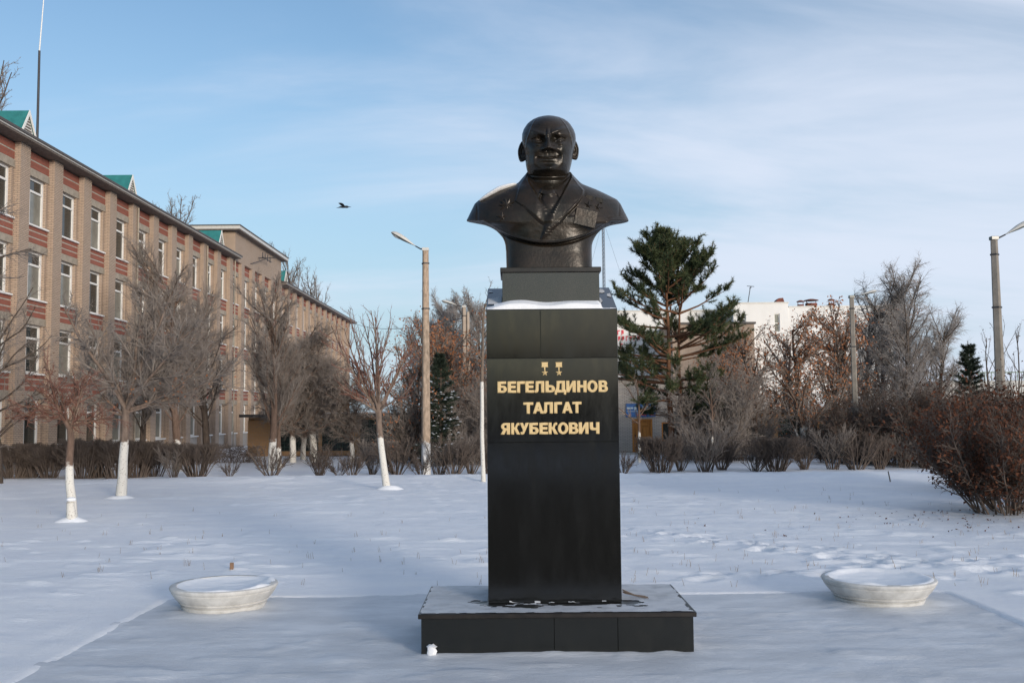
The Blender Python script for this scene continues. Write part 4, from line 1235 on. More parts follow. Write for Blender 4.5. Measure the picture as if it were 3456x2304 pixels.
# cut edge of the jacket: below this arc the stone-like column is set back
arc_y = 1137 - 100 * np.clip(np.abs(X - 838) / 385, 0, 1.35) ** 2
below = sstep(-4, 5, Yg - arc_y)
D = D * fw * (1 - below) - 40 * below * fw * np.exp(-np.clip(Yg - arc_y, 0, 500) / 190.0) - 16 * np.exp(-((Yg - arc_y - 12) / 10) ** 2) * fw
D += 8 * np.exp(-((Yg - arc_y + 10) / 8) ** 2) * fw
dep = dep + D
sx0_, sz0_ = front_xz(1500, 350)
Yv = BYC - dep * U6
tp_ = at(1500 + X / 2.413, 350 + Yg / 2.413, np.minimum(Yv, BYC + .12))
TV = np.stack([tp_[0].ravel(), Yv.ravel(), tp_[2].ravel()], 1)
parts_V.append(TV); parts_F.append(grid_faces(len(rows), NC2) + nb)
tors0 = nb
nb += len(TV)
BV = np.concatenate(parts_V) - np.array(MO.location)[None, :]
bust = link_mesh('bust', mesh_np('bust', BV, np.concatenate(parts_F), np.concatenate(tri_faces), M['bronze'], True), MO)


def chest(x6, y6):
    """point of the chest surface in front at a place of the enlargement"""
    m_ = np.where(ct > 0, (X - x6) ** 2 + (Yg - y6) ** 2, 1e12)
    i = np.unravel_index(np.argmin(m_), m_.shape)
    return at(1500 + x6 / 2.413, 350 + y6 / 2.413, Yv[i])


def star_relief(x6, y6, r, name, rot=0.0, th_=.012):
    cx, cy, cz = chest(x6, y6)
    pts = star_pts(0, 0, r * U6, .40)
    n = len(pts)
    c_, s2 = math.cos(R(rot)), math.sin(R(rot))
    pts = [(p_[0] * c_ - p_[1] * s2, p_[0] * s2 + p_[1] * c_) for p_ in pts]
    nrm = 0.2 if x6 > CX6 else -0.2
    f = lambda p_, d_: (cx + p_[0], cy + p_[0] * nrm - d_, cz + p_[1])
    mb = MB().add([f(p_, .003) for p_ in pts] + [f((0, 0), th_ + .006)] + [f(p_, -.03) for p_ in pts],
                  [(i, (i + 1) % n, n) for i in range(n)] + [(i, n + 1 + i, n + 1 + (i + 1) % n, (i + 1) % n) for i in range(n)])
    mb.build(name, M['bronze'], bust)


for (x6, y6) in ((1172, 828), (1252, 848)):
    star_relief(x6, y6, 38, 'star_medal', -12, .016)
    cx, cy, cz = chest(x6 + 8, y6 - 62)
    mb = MB().box(-.045, .045, -.012, .03, -.028, .028, .004)
    rm = Matrix.Rotation(R(-2), 3, 'Z') @ Matrix.Rotation(R(14), 3, 'Y')
    mb.v = [tuple(rm @ Vector(v) + Vector((cx, cy, cz))) for v in mb.v]
    mb.build('medal_ribbon', M['bronze'], bust)
star_relief(508, 828, 62, 'order_star', 10, .012)
star_relief(508, 828, 62, 'order_star', 46, .008)
star_relief(470, 925, 46, 'order_star', 0, .008)
# block of ribbon bars
c0 = chest(1150, 930)
mb = MB().box(-.128, .128, -.016, .06, -.098, .098, .006)
for i in range(1, 5):
    z = -.098 + .196 * i / 5
    mb.box(-.122, .122, -.0175, -.015, z - .004, z + .002)
rm = Matrix.Rotation(R(4), 3, 'Z') @ Matrix.Rotation(R(13), 3, 'Y')
mb.v = [tuple(rm @ Vector(v) + Vector(c0)) for v in mb.v]
mb.build('ribbon_block', M['bronze'], bust)

# snow lying on the monument
def snow_sheet(name, label, x0, x1, y0, y1, zf, keep, n=(120, 70), mat_='dust', cat_='snow'):
    xs_, ys_ = np.linspace(x0, x1, n[0]), np.linspace(y0, y1, n[1])
    A, C = np.meshgrid(xs_, ys_)
    hgt, kp = zf(A, C), keep(A, C)
    Vs = np.stack([A.ravel(), C.ravel(), hgt.ravel()], 1)
    i_ = (np.arange(n[1] - 1)[:, None] * n[0] + np.arange(n[0] - 1)[None, :])
    ok = kp[:-1, :-1] & kp[1:, 1:] & kp[1:, :-1] & kp[:-1, 1:]
    i_ = i_[ok]
    Qs = np.stack([i_, i_ + 1, i_ + n[0] + 1, i_ + n[0]], 1)
    o = link_mesh(name, mesh_np(name, Vs, Qs, mat=M[mat_], smooth=True))
    return tag(o, label, cat_, kind='stuff')


def base_keep(A, C):
    d = np.maximum(np.maximum(PL0 - A, A - PL1), np.maximum(PF - C, C - PB))
    edge = np.minimum(np.minimum(A - (BX0 - .03), BX1 + .03 - A), np.minimum(C - (BY0 - .03), BY1 + .03 - C))
    nz = vnoise(A / .22, C / .07, 51) + .6 * vnoise(A / .07, C / .03, 52)
    bare = (d < .13 + .26 * nz) & (C < PF + .1) & (d > .018 + .02 * nz)
    bare |= np.exp(-((A - .16) / .2) ** 2 - ((C - 10.80) / .12) ** 2) + .5 * nz > .62
    bare |= np.exp(-((A + .42) / .13) ** 2 - ((C - 11.10) / .06) ** 2) + .5 * nz > .72
    bare |= np.exp(-((A - 1.28) / .13) ** 2 - ((C - 11.02) / .05) ** 2) + .5 * nz > .66
    return (edge > .012 + .02 * np.abs(vnoise(A / .1, C / .1, 53)) + .07 * (A > BX1 - .2) * np.maximum(0, vnoise(A / .3, C / .17, 54) + .3 * vnoise(A / .04, C / .03, 64))) & ~bare & (d > .002)


snow_sheet('snow_dusting', 'thin uneven snow lying on the black base slab of the monument', BX0 - .03, BX1 + .03, BY0 - .03, BY1 + .03,
           lambda A, C: BH + .006 + .004 * vnoise(A / .1, C / .1, 55) + .026 * np.clip(.35 + 1.7 * vnoise(A / .13, C / .1, 56) + .8 * vnoise(A / .03, C / .05, 66), 0, 1) * np.exp(-np.clip(PF - C, 0, 9) / .03) * (C < PF) * (A > PL0 - .06) * (A < PL1 + .05), base_keep, (190, 100))


def cap_z(A, C):
    base = ztop + slope * (C - PF)
    f = sstep(PF + .004, PF + .03, C) * sstep(PL0 + .01, PL0 + .10, A) * sstep(PL1 - .01, PL1 - .12, A)
    ridge_ = .052 * f * sstep(qx0 - .22, qx0 + .1, A) * sstep(qx1 + .03, qx1 - .02, A) * (.85 + .7 * vnoise(A / .3, C / .2, 57))
    return base + .004 + np.maximum(ridge_, .008 * f)


snow_sheet('snow_drift', 'white snow drift on the sloping top of the pillar in front of the plinth', PL0 + .01, PL1 - .01, PF + .006, QF + .05, cap_z,
           lambda A, C: (C < QF) & ~((A > qx1 + .02) & (C > PF + .03 + .05 * vnoise(A / .05, C / .05, 58))) & ~((A < qx0 - .1) & (C > PF + .10)), (150, 24), 'fresh')
for (xa_, xb_, lab) in ((PL0 + .015, qx0 - .01, 'thin snow on the sloping pillar top left of the plinth'), (qx1 + .01, PL1 - .015, 'thin snow on the sloping pillar top right of the plinth')):
    snow_sheet('snow_patch', lab, xa_, xb_, PF + .14, PB - .05, lambda A, C: ztop + slope * (C - PF) + .006, lambda A, C: vnoise(A / .11, C / .2, 59) > -.02 + .5 * (C - PF - .5), (40, 60), 'dust')
# snow on the shoulder: follows the shoulder line
sn = MB()
for i in range(15):
    t = i / 14
    x6 = 585 - 300 * t
    y6 = np.interp(x6, [285, 440, 580], [782, 698, 652])
    r_ = .034 * math.sin(math.pi * min(1, max(0.04, (t * .94 + .04)))) ** .45
    p = at(1500 + x6 / 2.413, 350 + (y6 + 8) / 2.413, BYC - .02)
    if i == 0: ring_prev = None
    k = 14
    vs_ = [(p[0] + .0 * math.cos(a2), p[1] + .13 * math.cos(a2) * (r_ / .034), p[2] + r_ * 1.15 * math.sin(a2)) for a2 in [2 * math.pi * j / k for j in range(k)]]
    b_ = len(sn.v); sn.v += vs_
    if i: sn.f += [(b_ - k + j, b_ - k + (j + 1) % k, b_ + (j + 1) % k, b_ + j) for j in range(k)]
sn.f += [tuple(range(k)), tuple(range(len(sn.v) - k, len(sn.v)))]
tag(sn.build('snow_cap', M['fresh'], None, True), 'strip of snow on the bust\'s shoulder nearest the brick building', 'snow', kind='stuff')
# lump of snow stuck to the base
cpx, cpz = at(1458, 2193, BY0 - .02)[0], at(1458, 2193, BY0 - .02)[2]
mb = MB().lathe([(.02, -.06), (.045, -.05), (.05, -.01), (.04, .02), (.055, .035), (.03, .05), (.01, .052)], 10, (cpx, BY0 - .03, cpz + .01), 1.0, .8)
rq = random.Random(2)
mb.v = [(v[0] + rq.uniform(-.012, .012), v[1] + rq.uniform(-.01, .006), v[2] + rq.uniform(-.008, .008)) for v in mb.v]
tag(mb.build('snow_lump', M['fresh'], None, True), 'small white lump of snow stuck to the front corner of the base', 'snow lump')
# dead branch lying by the pillar
bp_ = at(2100, 1995, 11.25)
mb = MB()
for i in range(9):
    x_, y_ = 1.21 + rq.uniform(0, .03), 11.24 + rq.uniform(-.03, .03)
    a2 = rq.uniform(-.35, .3)
    mb.tube([(x_, y_, BH + .05 + rq.uniform(0, .04)), (x_ + .13, y_ + .13 * a2, BH + .03), (x_ + .26, y_ + .3 * a2, BH + .012)], [.006, .005, .003], 4)
tag(mb.build('dry_bouquet', M['twig_dark'], None), 'dried dark stalks lying on the base against the pillar', 'dried flowers')

# ------------------------------------------------------------------ flower bowls
def bowl(label, x, y, r=.69, h=.31):
    T = thing('flower_bowl', label, 'planter', (x, y, 0), 0, 'round white concrete flower bowls beside the monument')
    k = r / .69
    body = [(.50 * k, -.03), (.535 * k, .03), (.545 * k, .06), (.525 * k, .068), (.555 * k, .085), (.575 * k, .105), (.565 * k, .114), (.60 * k, .14), (.645 * k, .20), (.665 * k, .235), (.66 * k, .243),
            (.68 * k, .26), (.69 * k, .285), (.685 * k, h - .008), (.67 * k, h), (.60 * k, h), (.585 * k, h - .03), (.56 * k, h - .07)]
    MB().lathe(body, 56, (x, y, 0)).build('bowl', M['bowl'], T, True)
    return T


bl = bowl('white concrete flower bowl full of snow on the side nearest the brick building', -3.78, 13.10, .685)
brt = bowl('white concrete flower bowl full of snow on the side of the rust-leaved bush', 4.77, 13.15, .72)
for nm, (bx, by, br_), sd_ in (('left', (-3.78, 13.10, .66), 61), ('right', (4.77, 13.15, .69), 65)):
    nr, na = 26, 90
    rr2 = np.linspace(0, br_, nr); aa = np.linspace(0, 2 * math.pi, na, endpoint=False)
    RR, AA = np.meshgrid(rr2, aa, indexing='ij')
    xx, yy = bx + RR * np.cos(AA), by + RR * np.sin(AA)
    lump = .035 * np.exp(-((RR - br_ * .9) / (.10 * br_)) ** 2) * (.6 + 1.2 * vnoise(np.cos(AA) * 2.2, np.sin(AA) * 2.2, sd_))
    if nm == 'left': lump = lump * (.45 + 1.1 * sstep(-.2, .9, np.cos(AA + .4)))
    zz = .255 + .05 * (RR / br_) ** 2 + np.maximum(lump, 0) + .012 * vnoise(xx / .15, yy / .1, sd_ + 1)
    zz = np.where(RR > br_ * .99, .30, zz)
    o = link_mesh('snow_fill', mesh_np('snow_fill', np.stack([xx.ravel(), yy.ravel(), zz.ravel()], 1), grid_faces(nr, na), mat=M['fresh'], smooth=True))
    tag(o, 'snow filling the flower bowl nearest the brick building' if nm == 'left' else 'snow filling the flower bowl in front of the rust-leaved bush', 'snow', kind='stuff')

# ------------------------------------------------------------------ street lamps
def lamp(label, x, y, H, top_w, bot_w, rz, side, mpole, headL=1.0, tilt=28, twin=False, conc=True, yaw=0):
    z0 = gz(x, y)
    T = thing('street_lamp', label, 'street lamp', (x, y, z0), 0, 'concrete street lamps round the square')
    def sq(w0, w1, h0, h1, ox=0):
        mb = MB()
        vs_ = []
        for (w_, z) in ((w0, h0), (w1, h1)):
            ch_ = w_ * .16; hw_ = w_ / 2
            for (a_, b_) in ((-hw_ + ch_, -hw_), (hw_ - ch_, -hw_), (hw_, -hw_ + ch_), (hw_, hw_ - ch_), (hw_ - ch_, hw_), (-hw_ + ch_, hw_), (-hw_, hw_ - ch_), (-hw_, -hw_ + ch_)):
                c_, s2 = math.cos(rz), math.sin(rz)
                vs_.append((x + ox + a_ * c_ - b_ * s2, y + a_ * s2 + b_ * c_, z0 + z))
        fs_ = [(i, (i + 1) % 8, 8 + (i + 1) % 8, 8 + i) for i in range(8)] + [tuple(range(7, -1, -1)), tuple(range(8, 16))]
        return mb.add(vs_, fs_)
    sq(bot_w, top_w, -.2, H).build('pole', M[mpole], T)
    if twin:
        sq(bot_w * .8, top_w * .8, -.2, H * .97, top_w * 1.15).build('pole', M[mpole], T)
    for zz in (H - .52, H - 2.3):
        w_ = top_w + (bot_w - top_w) * (1 - zz / H) + .05
        sq(w_, w_, zz, zz + .05).build('clamp', M['dark_metal'], T)
    MB().box(x - top_w * .62, x + top_w * .62, y - top_w * .55, y + top_w * .55, z0 + H + .002, z0 + H + .12, .01).build('pole_cap', M['lamp_dark'] if side > 0 else M['lamp_grey'], T)
    ca, sa = math.cos(R(tilt)), math.sin(R(tilt))
    dx, dy = side * math.cos(R(yaw)), math.sin(R(yaw))
    a0 = Vector((x, y, z0 + H + .06))
    a1 = a0 + Vector((dx * top_w * .9, dy * top_w * .9, .02))
    a2 = a1 + Vector((dx * ca, dy * ca, sa)) * .24
    MB().tube([a0 + Vector((-dx * .1, 0, 0)), a1, a2], [.03, .028, .024], 8).build('arm', M['dark_metal'], T)
    ax = Vector((dx * ca, dy * ca, sa)); sd2 = Vector((-dy, dx, 0)).normalized(); upv = sd2.cross(ax)
    if upv.z < 0: upv = -upv
    prof = [(0, .022), (.10, .04), (.25, .085), (.45, .135), (.65, .155), (.82, .145), (.93, .10), (1.0, .02)]
    top_, bot_ = MB(), MB()
    k = 10
    for mb, sg, hh in ((top_, 1, .80), (bot_, -1, .42)):
        for (t, r_) in prof:
            for j in range(k + 1):
                a3 = math.pi * j / k
                mb.v.append(tuple(a2 + ax * (t * headL) + sd2 * (r_ * headL * math.cos(a3)) + upv * (sg * r_ * headL * hh * math.sin(a3))))
        mb.f += [(i * (k + 1) + j, i * (k + 1) + j + 1, (i + 1) * (k + 1) + j + 1, (i + 1) * (k + 1) + j) for i in range(len(prof) - 1) for j in range(k)]
    hd = top_.build('lamp_head', M['lamp_grey'], T, True)
    bot_.build('lamp_underside', M['lamp_dark'], hd, True)
    ln = MB()
    for (t, r_) in [(.60, .05), (.66, .10), (.78, .115), (.88, .085), (.92, .03)]:
        for j in range(k + 1):
            a3 = math.pi * j / k
            ln.v.append(tuple(a2 + ax * (t * headL) + sd2 * (r_ * headL * math.cos(a3)) - upv * (.02 + r_ * headL * .62 * math.sin(a3))))
    ln.f += [(i * (k + 1) + j, i * (k + 1) + j + 1, (i + 1) * (k + 1) + j + 1, (i + 1) * (k + 1) + j) for i in range(4) for j in range(k)]
    ln.build('lens', M['lens'], hd, True)
    return T


x1, y1 = gnd(1438, 1612)
lamp('tall concrete lamp post with whitewashed foot between the brick building and the monument', x1, y1, at(1438, 857, y1)[2], .21, .32, R(20), -1, 'concrete_w', 1.1, 30)
x2, y2 = at(1567, 1300, 58)[0], 58
lamp('smaller twin lamp post far behind the snowy spruce', x2, y2, at(1567, 1042, 58)[2], .20, .26, R(25), -1, 'concrete', .95, 16, True)
x3, y3 = at(2884, 1300, 46)[0], 46
lamp('lamp post rising from the orange-leaved trees in front of the white building', x3, y3, at(2884, 1012, 46)[2], .20, .29, R(-20), 1, 'concrete_d', .80, 14)
x4, y4 = at(3383, 1340, 33)[0], 33
x4t = at(3368, 805, 33)
lamp('tall weathered lamp post behind the rust-leaved bush at the right edge', x4 - .05, y4, x4t[2] - .1, .20, .33, R(-38), 1, 'concrete_d', 1.05, 26)

# overhead cable from the building to the far lamp post
ca, cb = at(1196, 1092, 120), (x2, y2, at(1567, 1072, 58)[2])
pts = []
for i in range(13):
    t = i / 12
    p = Vector(ca).lerp(Vector(cb), t); p.z -= 1.3 * 4 * t * (1 - t) * .5
    pts.append(p)
tag(MB().tube(pts, .022, 4).build('overhead_cable', M['cable'], None), 'thin overhead cable from the brick building to the twin lamp post', 'cable')

# bird in flight
bc = at(1157, 697, 38)
T = thing('bird', 'black bird gliding in the sky left of the bust', 'bird', bc)
u = 38 / FPX
bd = MB()
for i, (t, r_) in enumerate([(-22, .6), (-18, 1.0), (-9, 3.4), (0, 4.6), (9, 4.2), (14, 2.6), (17, 1.4), (20, .3)]):
    for j in range(8):
        a2 = 2 * math.pi * j / 8
        bd.v.append((bc[0] + t * u, bc[1] + r_ * u * math.cos(a2), bc[2] - 2 * u - (.12 * t if t > 9 else 0) * u + (-.12 * abs(t) if t < -9 else 0) * u + r_ * .75 * u * math.sin(a2)))
bd.f += [(i * 8 + j, i * 8 + (j + 1) % 8, (i + 1) * 8 + (j + 1) % 8, (i + 1) * 8 + j) for i in range(7) for j in range(8)] + [tuple(range(8)), tuple(range(56, 64))]
bd.build('body', M['feather'], T, True)
for sg in (-1, 1):
    wv = []
    for (s_w, lead, trail, z) in ((0, 9, -7, 2.5), (12, 13, -7, 5), (26, 15, -3, 5.5), (40, 18 + (5 if sg > 0 else 0), 6, 5.0 + sg)):
        for q_ in (lead, trail):
            for dz_ in (.35, -.35):
                wv.append((bc[0] + (q_ * (1 if sg > 0 else .7) - (12 if sg < 0 else 0) * s_w / 40) * u, bc[1] + sg * s_w * u, bc[2] + (z + dz_) * u))
    fs_ = []
    for i in range(3):
        b_ = i * 4
        fs_ += [(b_, b_ + 2, b_ + 6, b_ + 4), (b_ + 1, b_ + 5, b_ + 7, b_ + 3), (b_, b_ + 4, b_ + 5, b_ + 1), (b_ + 2, b_ + 3, b_ + 7, b_ + 6)]
    fs_ += [(0, 1, 3, 2), (12, 14, 15, 13)]
    MB().add(wv, fs_).build('wing', M['feather'], T)

# stakes in the snow
xs_, ys_ = gnd(3008, 1632)
tag(MB().tube([(xs_, ys_, -.1), (xs_ - .09, ys_, .42)], [.022, .018], 6).build('stick', M['twig_dark'], None), 'thin dark stick standing aslant in the snow near the hedge', 'stick')
xs_, ys_ = gnd(782, 1941)
z_ = gz(xs_, ys_)
tag(MB().box(xs_ - .028, xs_ + .028, ys_ - .02, ys_ + .02, z_ - .1, z_ + .09, .004).build('stake', M['stake'], None), 'short square wooden stake in the snow behind the flower bowl', 'stake')

# ------------------------------------------------------------------ vegetation
def tubes_np(segs, k):
    S = np.asarray(segs, dtype=np.float64)
    P0, P1, r0, r1 = S[:, 0:3], S[:, 3:6], S[:, 6], S[:, 7]
    d = P1 - P0
    d /= np.maximum(np.linalg.norm(d, axis=1, keepdims=True), 1e-9)
    ref = np.where(np.abs(d[:, 2:3]) < .9, np.array([[0, 0, 1.0]]), np.array([[1.0, 0, 0]]))
    a = np.cross(d, ref); a /= np.linalg.norm(a, axis=1, keepdims=True)
    b = np.cross(d, a)
    t = 2 * np.pi * np.arange(k) / k
    off = a[:, None, :] * np.cos(t)[None, :, None] + b[:, None, :] * np.sin(t)[None, :, None]
    V0 = P0[:, None, :] + off * r0[:, None, None]
    V1 = P1[:, None, :] + off * r1[:, None, None]
    V = np.concatenate([V0, V1], 1)
    base = np.arange(len(S))[:, None] * 2 * k
    j = np.arange(k)[None, :]
    F = np.stack([base + j, base + (j + 1) % k, base + k + (j + 1) % k, base + k + j], -1).reshape(-1, 4)
    return V.reshape(-1, 3), F


def twigs_np(segs):
    """three-sided twigs; those that run out to nothing are cones"""
    S = np.asarray(segs, dtype=np.float64)
    end = S[:, 7] <= 1e-6
    V, Q = tubes_np(S[~end], 3) if (~end).any() else (np.zeros((0, 3)), np.zeros((0, 4), int))
    T = None
    if end.any():
        Ve, _ = tubes_np(S[end], 3)
        Ve = Ve.reshape(-1, 6, 3)[:, :4].reshape(-1, 3)
        b = len(V) + np.arange(int(end.sum()))[:, None] * 4
        j = np.arange(3)[None, :]
        T = np.stack([b + j, b + (j + 1) % 3, b + 3 + 0 * j], -1).reshape(-1, 3)
        V = np.concatenate([V, Ve])
    return V, Q, T


def leaves_np(tips, rng, per, size, spread, droop=.3, tuftmode=False):
    T = np.asarray(tips, dtype=np.float64)
    rs_ = np.random.RandomState(rng.randrange(1 << 30))
    C = np.repeat(T[:, :3], per, 0) + rs_.normal(0, spread, (len(T) * per, 3))
    n = len(C)
    a = rs_.normal(0, 1, (n, 3)); a[:, 2] -= droop * 2; a /= np.linalg.norm(a, axis=1, keepdims=True)
    b = rs_.normal(0, 1, (n, 3)); b -= a * (a * b).sum(1, keepdims=True); b /= np.linalg.norm(b, axis=1, keepdims=True)
    nn = np.cross(a, b)
    s_ = size * rs_.uniform(.6, 1.3, (n, 1))
    curl = rs_.uniform(-.5, .5, (n, 1))
    V = np.stack([C - a * s_, C + b * s_ * .55 + nn * s_ * curl * .6, C + a * s_, C - b * s_ * .55 + nn * s_ * curl * .6], 1).reshape(-1, 3)
    F = np.arange(n * 4).reshape(-1, 4)
    return V, F


def grow(rng, out, nodes, p, d, L, r, lev, P):
    """one branch; out[lev] collects segments, nodes the places that can carry leaves"""
    n = P.get('nlast', 1) if lev == P['last'] else P['n'][lev]
    st = L / n
    x, y, z = p
    dx, dy, dz = d
    wob, up = P['wob'][lev], P['up'][lev]
    last = lev == P['last']
    kids, start = P['kids'][lev], P['start'][lev]
    rend = 0.0 if last else P['rend'][lev]
    g = rng.gauss
    clip = P.get('clip')
    for i in range(n):
        dx += g(0, wob); dy += g(0, wob); dz += g(0, wob) + up
        m = 1 / math.sqrt(dx * dx + dy * dy + dz * dz)
        dx *= m; dy *= m; dz *= m
        x2, y2, z2 = x + dx * st, y + dy * st, z + dz * st
        if clip and clip(x2, y2, z2): return
        if z2 < .02: return
        r1 = r * (1 - (1 - rend) * i / n); r2 = r * (1 - (1 - rend) * (i + 1) / n)
        out[lev].append((x, y, z, x2, y2, z2, r1, r2))
        f = (i + 1) / n
        if not last and f >= start:
            k = kids * (1 if lev else 1)
            nk = int(k) + (1 if rng.random() < k - int(k) else 0)
            for _ in range(nk):
                a = R(P['ang'][lev] * rng.uniform(.65, 1.25))
                # random perpendicular
                ux, uy, uz = g(0, 1), g(0, 1), g(0, 1)
                q = ux * dx + uy * dy + uz * dz
                ux -= q * dx; uy -= q * dy; uz -= q * dz
                mm = math.sqrt(ux * ux + uy * uy + uz * uz) or 1
                ca, sa = math.cos(a), math.sin(a) / mm
                nd = (dx * ca + ux * sa, dy * ca + uy * sa, dz * ca + uz * sa)
                t = rng.random()
                pp = (x + (x2 - x) * t, y + (y2 - y) * t, z + (z2 - z) * t)
                cl = L * P['ratio'][lev] * rng.uniform(.6, 1.15) * (1 - P['short'][lev] * f)
                cr_ = max(P['rmin'], min(r2 * .8, r * P['rr'][lev]))
                grow(rng, out, nodes, pp, nd, cl, cr_, lev + 1, P)
        x, y, z = x2, y2, z2
        if lev >= P.get('leaf_from', 9): nodes.append((x, y, z, dx, dy, dz))
    if last: nodes.append((x, y, z, dx, dy, dz))


TREE = dict(n=[8, 6, 5, 2, 3], wob=[.05, .10, .14, .17, .2], up=[.0, .03, .02, .01, 0], kids=[2.2, 1.7, 1.6, 1.4, 0], start=[.35, .25, .15, .1, 0],
            ang=[42, 38, 40, 42, 40], ratio=[.55, .50, .50, .50, .5], short=[.45, .4, .3, .2, 0], rr=[.45, .5, .55, .6, .6], rend=[.35, .35, .4, .5, .6], rmin=.005, last=4)


def merged(a, **kw):
    d = {k: (list(v) if isinstance(v, list) else v) for k, v in a.items()}
    d.update(kw)
    return d


def tree_meshes(seed, H, r, P, trunk_frac=1.0, lean=(0, 0), bark='bark', twig='twig', path=None, split=2, leaves=None):
    """meshes of one tree with its foot at the origin: trunk with limbs, crown of twigs, leaves"""
    rng = random.Random(seed)
    out = [[] for _ in range(P['last'] + 1)]
    nodes = []
    if path is None:
        d = Vector((lean[0], lean[1], 1)).normalized()
        grow(rng, out, nodes, (0, 0, 0.0), tuple(d), H * trunk_frac, r, 0, P)
        # foot below the snow and a root flare
        x, y, z, x2, y2, z2, r1, r2 = out[0][0]
        out[0][0] = (x, y, z + .06, x2, y2, z2, r1 * 1.0, r2)
        out[0].insert(0, (x - d.x * .2, y - d.y * .2, -.2, x, y, .08, r1 * 1.35, r1 * 1.0))
    else:
        pts, rads, limbs = path
        for i in range(len(pts) - 1):
            out[0].append((*pts[i], *pts[i + 1], rads[i], rads[i + 1]))
        for (p, d, L, rr) in limbs:
            dv = Vector(d).normalized()
            grow(rng, out, nodes, p, tuple(dv), L, rr, 1, P)
    tv, tf, o = [], [], 0
    for lv, k in ((0, 10), (1, 6)):
        if lv < split and out[lv]:
            S = np.array(out[lv]); dd = S[:, 3:6] - S[:, 0:3]; S[:, 3:6] += dd * .04
            V, F = tubes_np(S, k); tv.append(V); tf.append(F + o); o += len(V)
    me_t = mesh_np('trunk', np.concatenate(tv), np.concatenate(tf), mat=M[bark], smooth=True)
    cs = [s_ for lv in range(split, P['last'] + 1) for s_ in out[lv]]
    V, F, F3 = twigs_np(cs)
    me_c = mesh_np('crown', V, F, F3, mat=M[twig])
    me_l = None
    if leaves:
        lm, frac, per, size, spread = leaves[:5]
        cond = leaves[5] if len(leaves) > 5 else (lambda q: True)
        tips = [q for q in nodes if rng.random() < frac and cond(q)]
        if tips:
            V, F = leaves_np(tips, rng, per, size, spread)
            me_l = mesh_np('leaves', V, F, mat=M[lm])
    return me_t, me_c, me_l


NSEG = [0]


def plant(name, label, cat, meshes, x, y, rz=0.0, sc=1.0, group=None, dz=0.0, scz=None):
    z = gz(x, y) if abs(x) < 70 and y < 120 else 0.0
    T = thing(name, label, cat, (x, y, z + dz - .02), rz, group)
    T.scale = (sc, sc, scz or sc)
    for nm, me in zip(('trunk', 'crown', 'leaves'), meshes):
        if me is not None:
            if nm == 'trunk' and cat == 'shrub': nm = 'stems'
            if nm == 'crown' and cat == 'shrub': nm = 'twigs'
            o = link_mesh(nm, me, T)
            if cat == 'shrub': o['kind'] = 'stuff'
            NSEG[0] += len(me.polygons)
    return T


GT = 'bare trees along the brick building'
# crooked whitewashed tree, nearest on the left
x, y = gnd(240, 1772)
k = y / FPX
def lp(px, py, dy=0.0): return ((px - 244) * k, dy, (1772 - py) * k)
trunk = [lp(246, 1795), lp(246, 1772), lp(244, 1700), lp(236, 1640), lp(233, 1570), lp(237, 1500), lp(233, 1462), lp(212, 1425), lp(196, 1400)]
rads = [.16, .135, .105, .095, .085, .08, .065, .05, .045]
limbs = []
rng = random.Random(41)
for (px, py, dx, dz_, L, r_) in ((233, 1462, .5, 1, 1.3, .040), (212, 1425, -.9, .7, 1.2, .035), (196, 1400, -.3, 1, 1.3, .038), (196, 1400, .6, 1.0, 1.2, .034), (205, 1415, -1.2, .25, 1.1, .028), (225, 1450, 1.2, .35, 1.2, .030), (200, 1405, -.8, 1.1, 1.1, .028), (222, 1440, .2, 1.2, 1.0, .028), (215, 1430, 1.0, .1, 1.1, .025), (212, 1425, -1.0, .05, 1.0, .025)):
    limbs.append((lp(px, py), (dx, rng.uniform(-.6, .6), dz_), L, r_))
P1 = merged(TREE, n=[8, 6, 5, 4, 3], wob=[.05, .14, .2, .22, .2], kids=[2, 2.2, 1.9, 1.2, 0], up=[0, .03, .03, 0, 0], ang=[50, 48, 50, 45, 40], ratio=[.6, .55, .55, .5, .5], last=3, rmin=.006, start=[.3, .15, .1, .1, 0])
ms = tree_meshes(41, 3, .1, P1, path=(trunk, rads, limbs), bark='bark_w', twig='twig_red', leaves=('leaf_rust', .10, 1, .03, .02))
T = plant('crooked_tree', 'crooked whitewashed tree with reddish twigs and a sawn stub at its foot', 'tree', ms, x, y, group=None)
st_ = MB().tube([lp(250, 1768, -.05), lp(247, 1735, -.07), lp(246, 1704, -.10)], [.115, .10, .085], 10)
st_.build('sawn_stub', M['bark_w'], T, True, world=False)
sc_ = MB().lathe([(.02, 0), (.085, .0), (.11, .03), (.10, .06), (.05, .085), (.01, .09)], 12, lp(250, 1702, -.12))
tag(MB().add([(v[0] + x, v[1] + y, v[2] + gz(x, y)) for v in sc_.v], sc_.f).build('snow_cap', M['fresh'], None, True), 'cap of snow on the sawn stub of the crooked whitewashed tree', 'snow', kind='stuff')
mb = MB().lathe([(.36, -.03), (.30, .02), (.20, .07), (.13, .10), (.02, .11)], 18, (x, y, gz(x, y)), 1.2, .8)
tag(mb.build('snow_mound', M['fresh'], None, True), 'little snow mound at the foot of the crooked whitewashed tree', 'snow', kind='stuff')

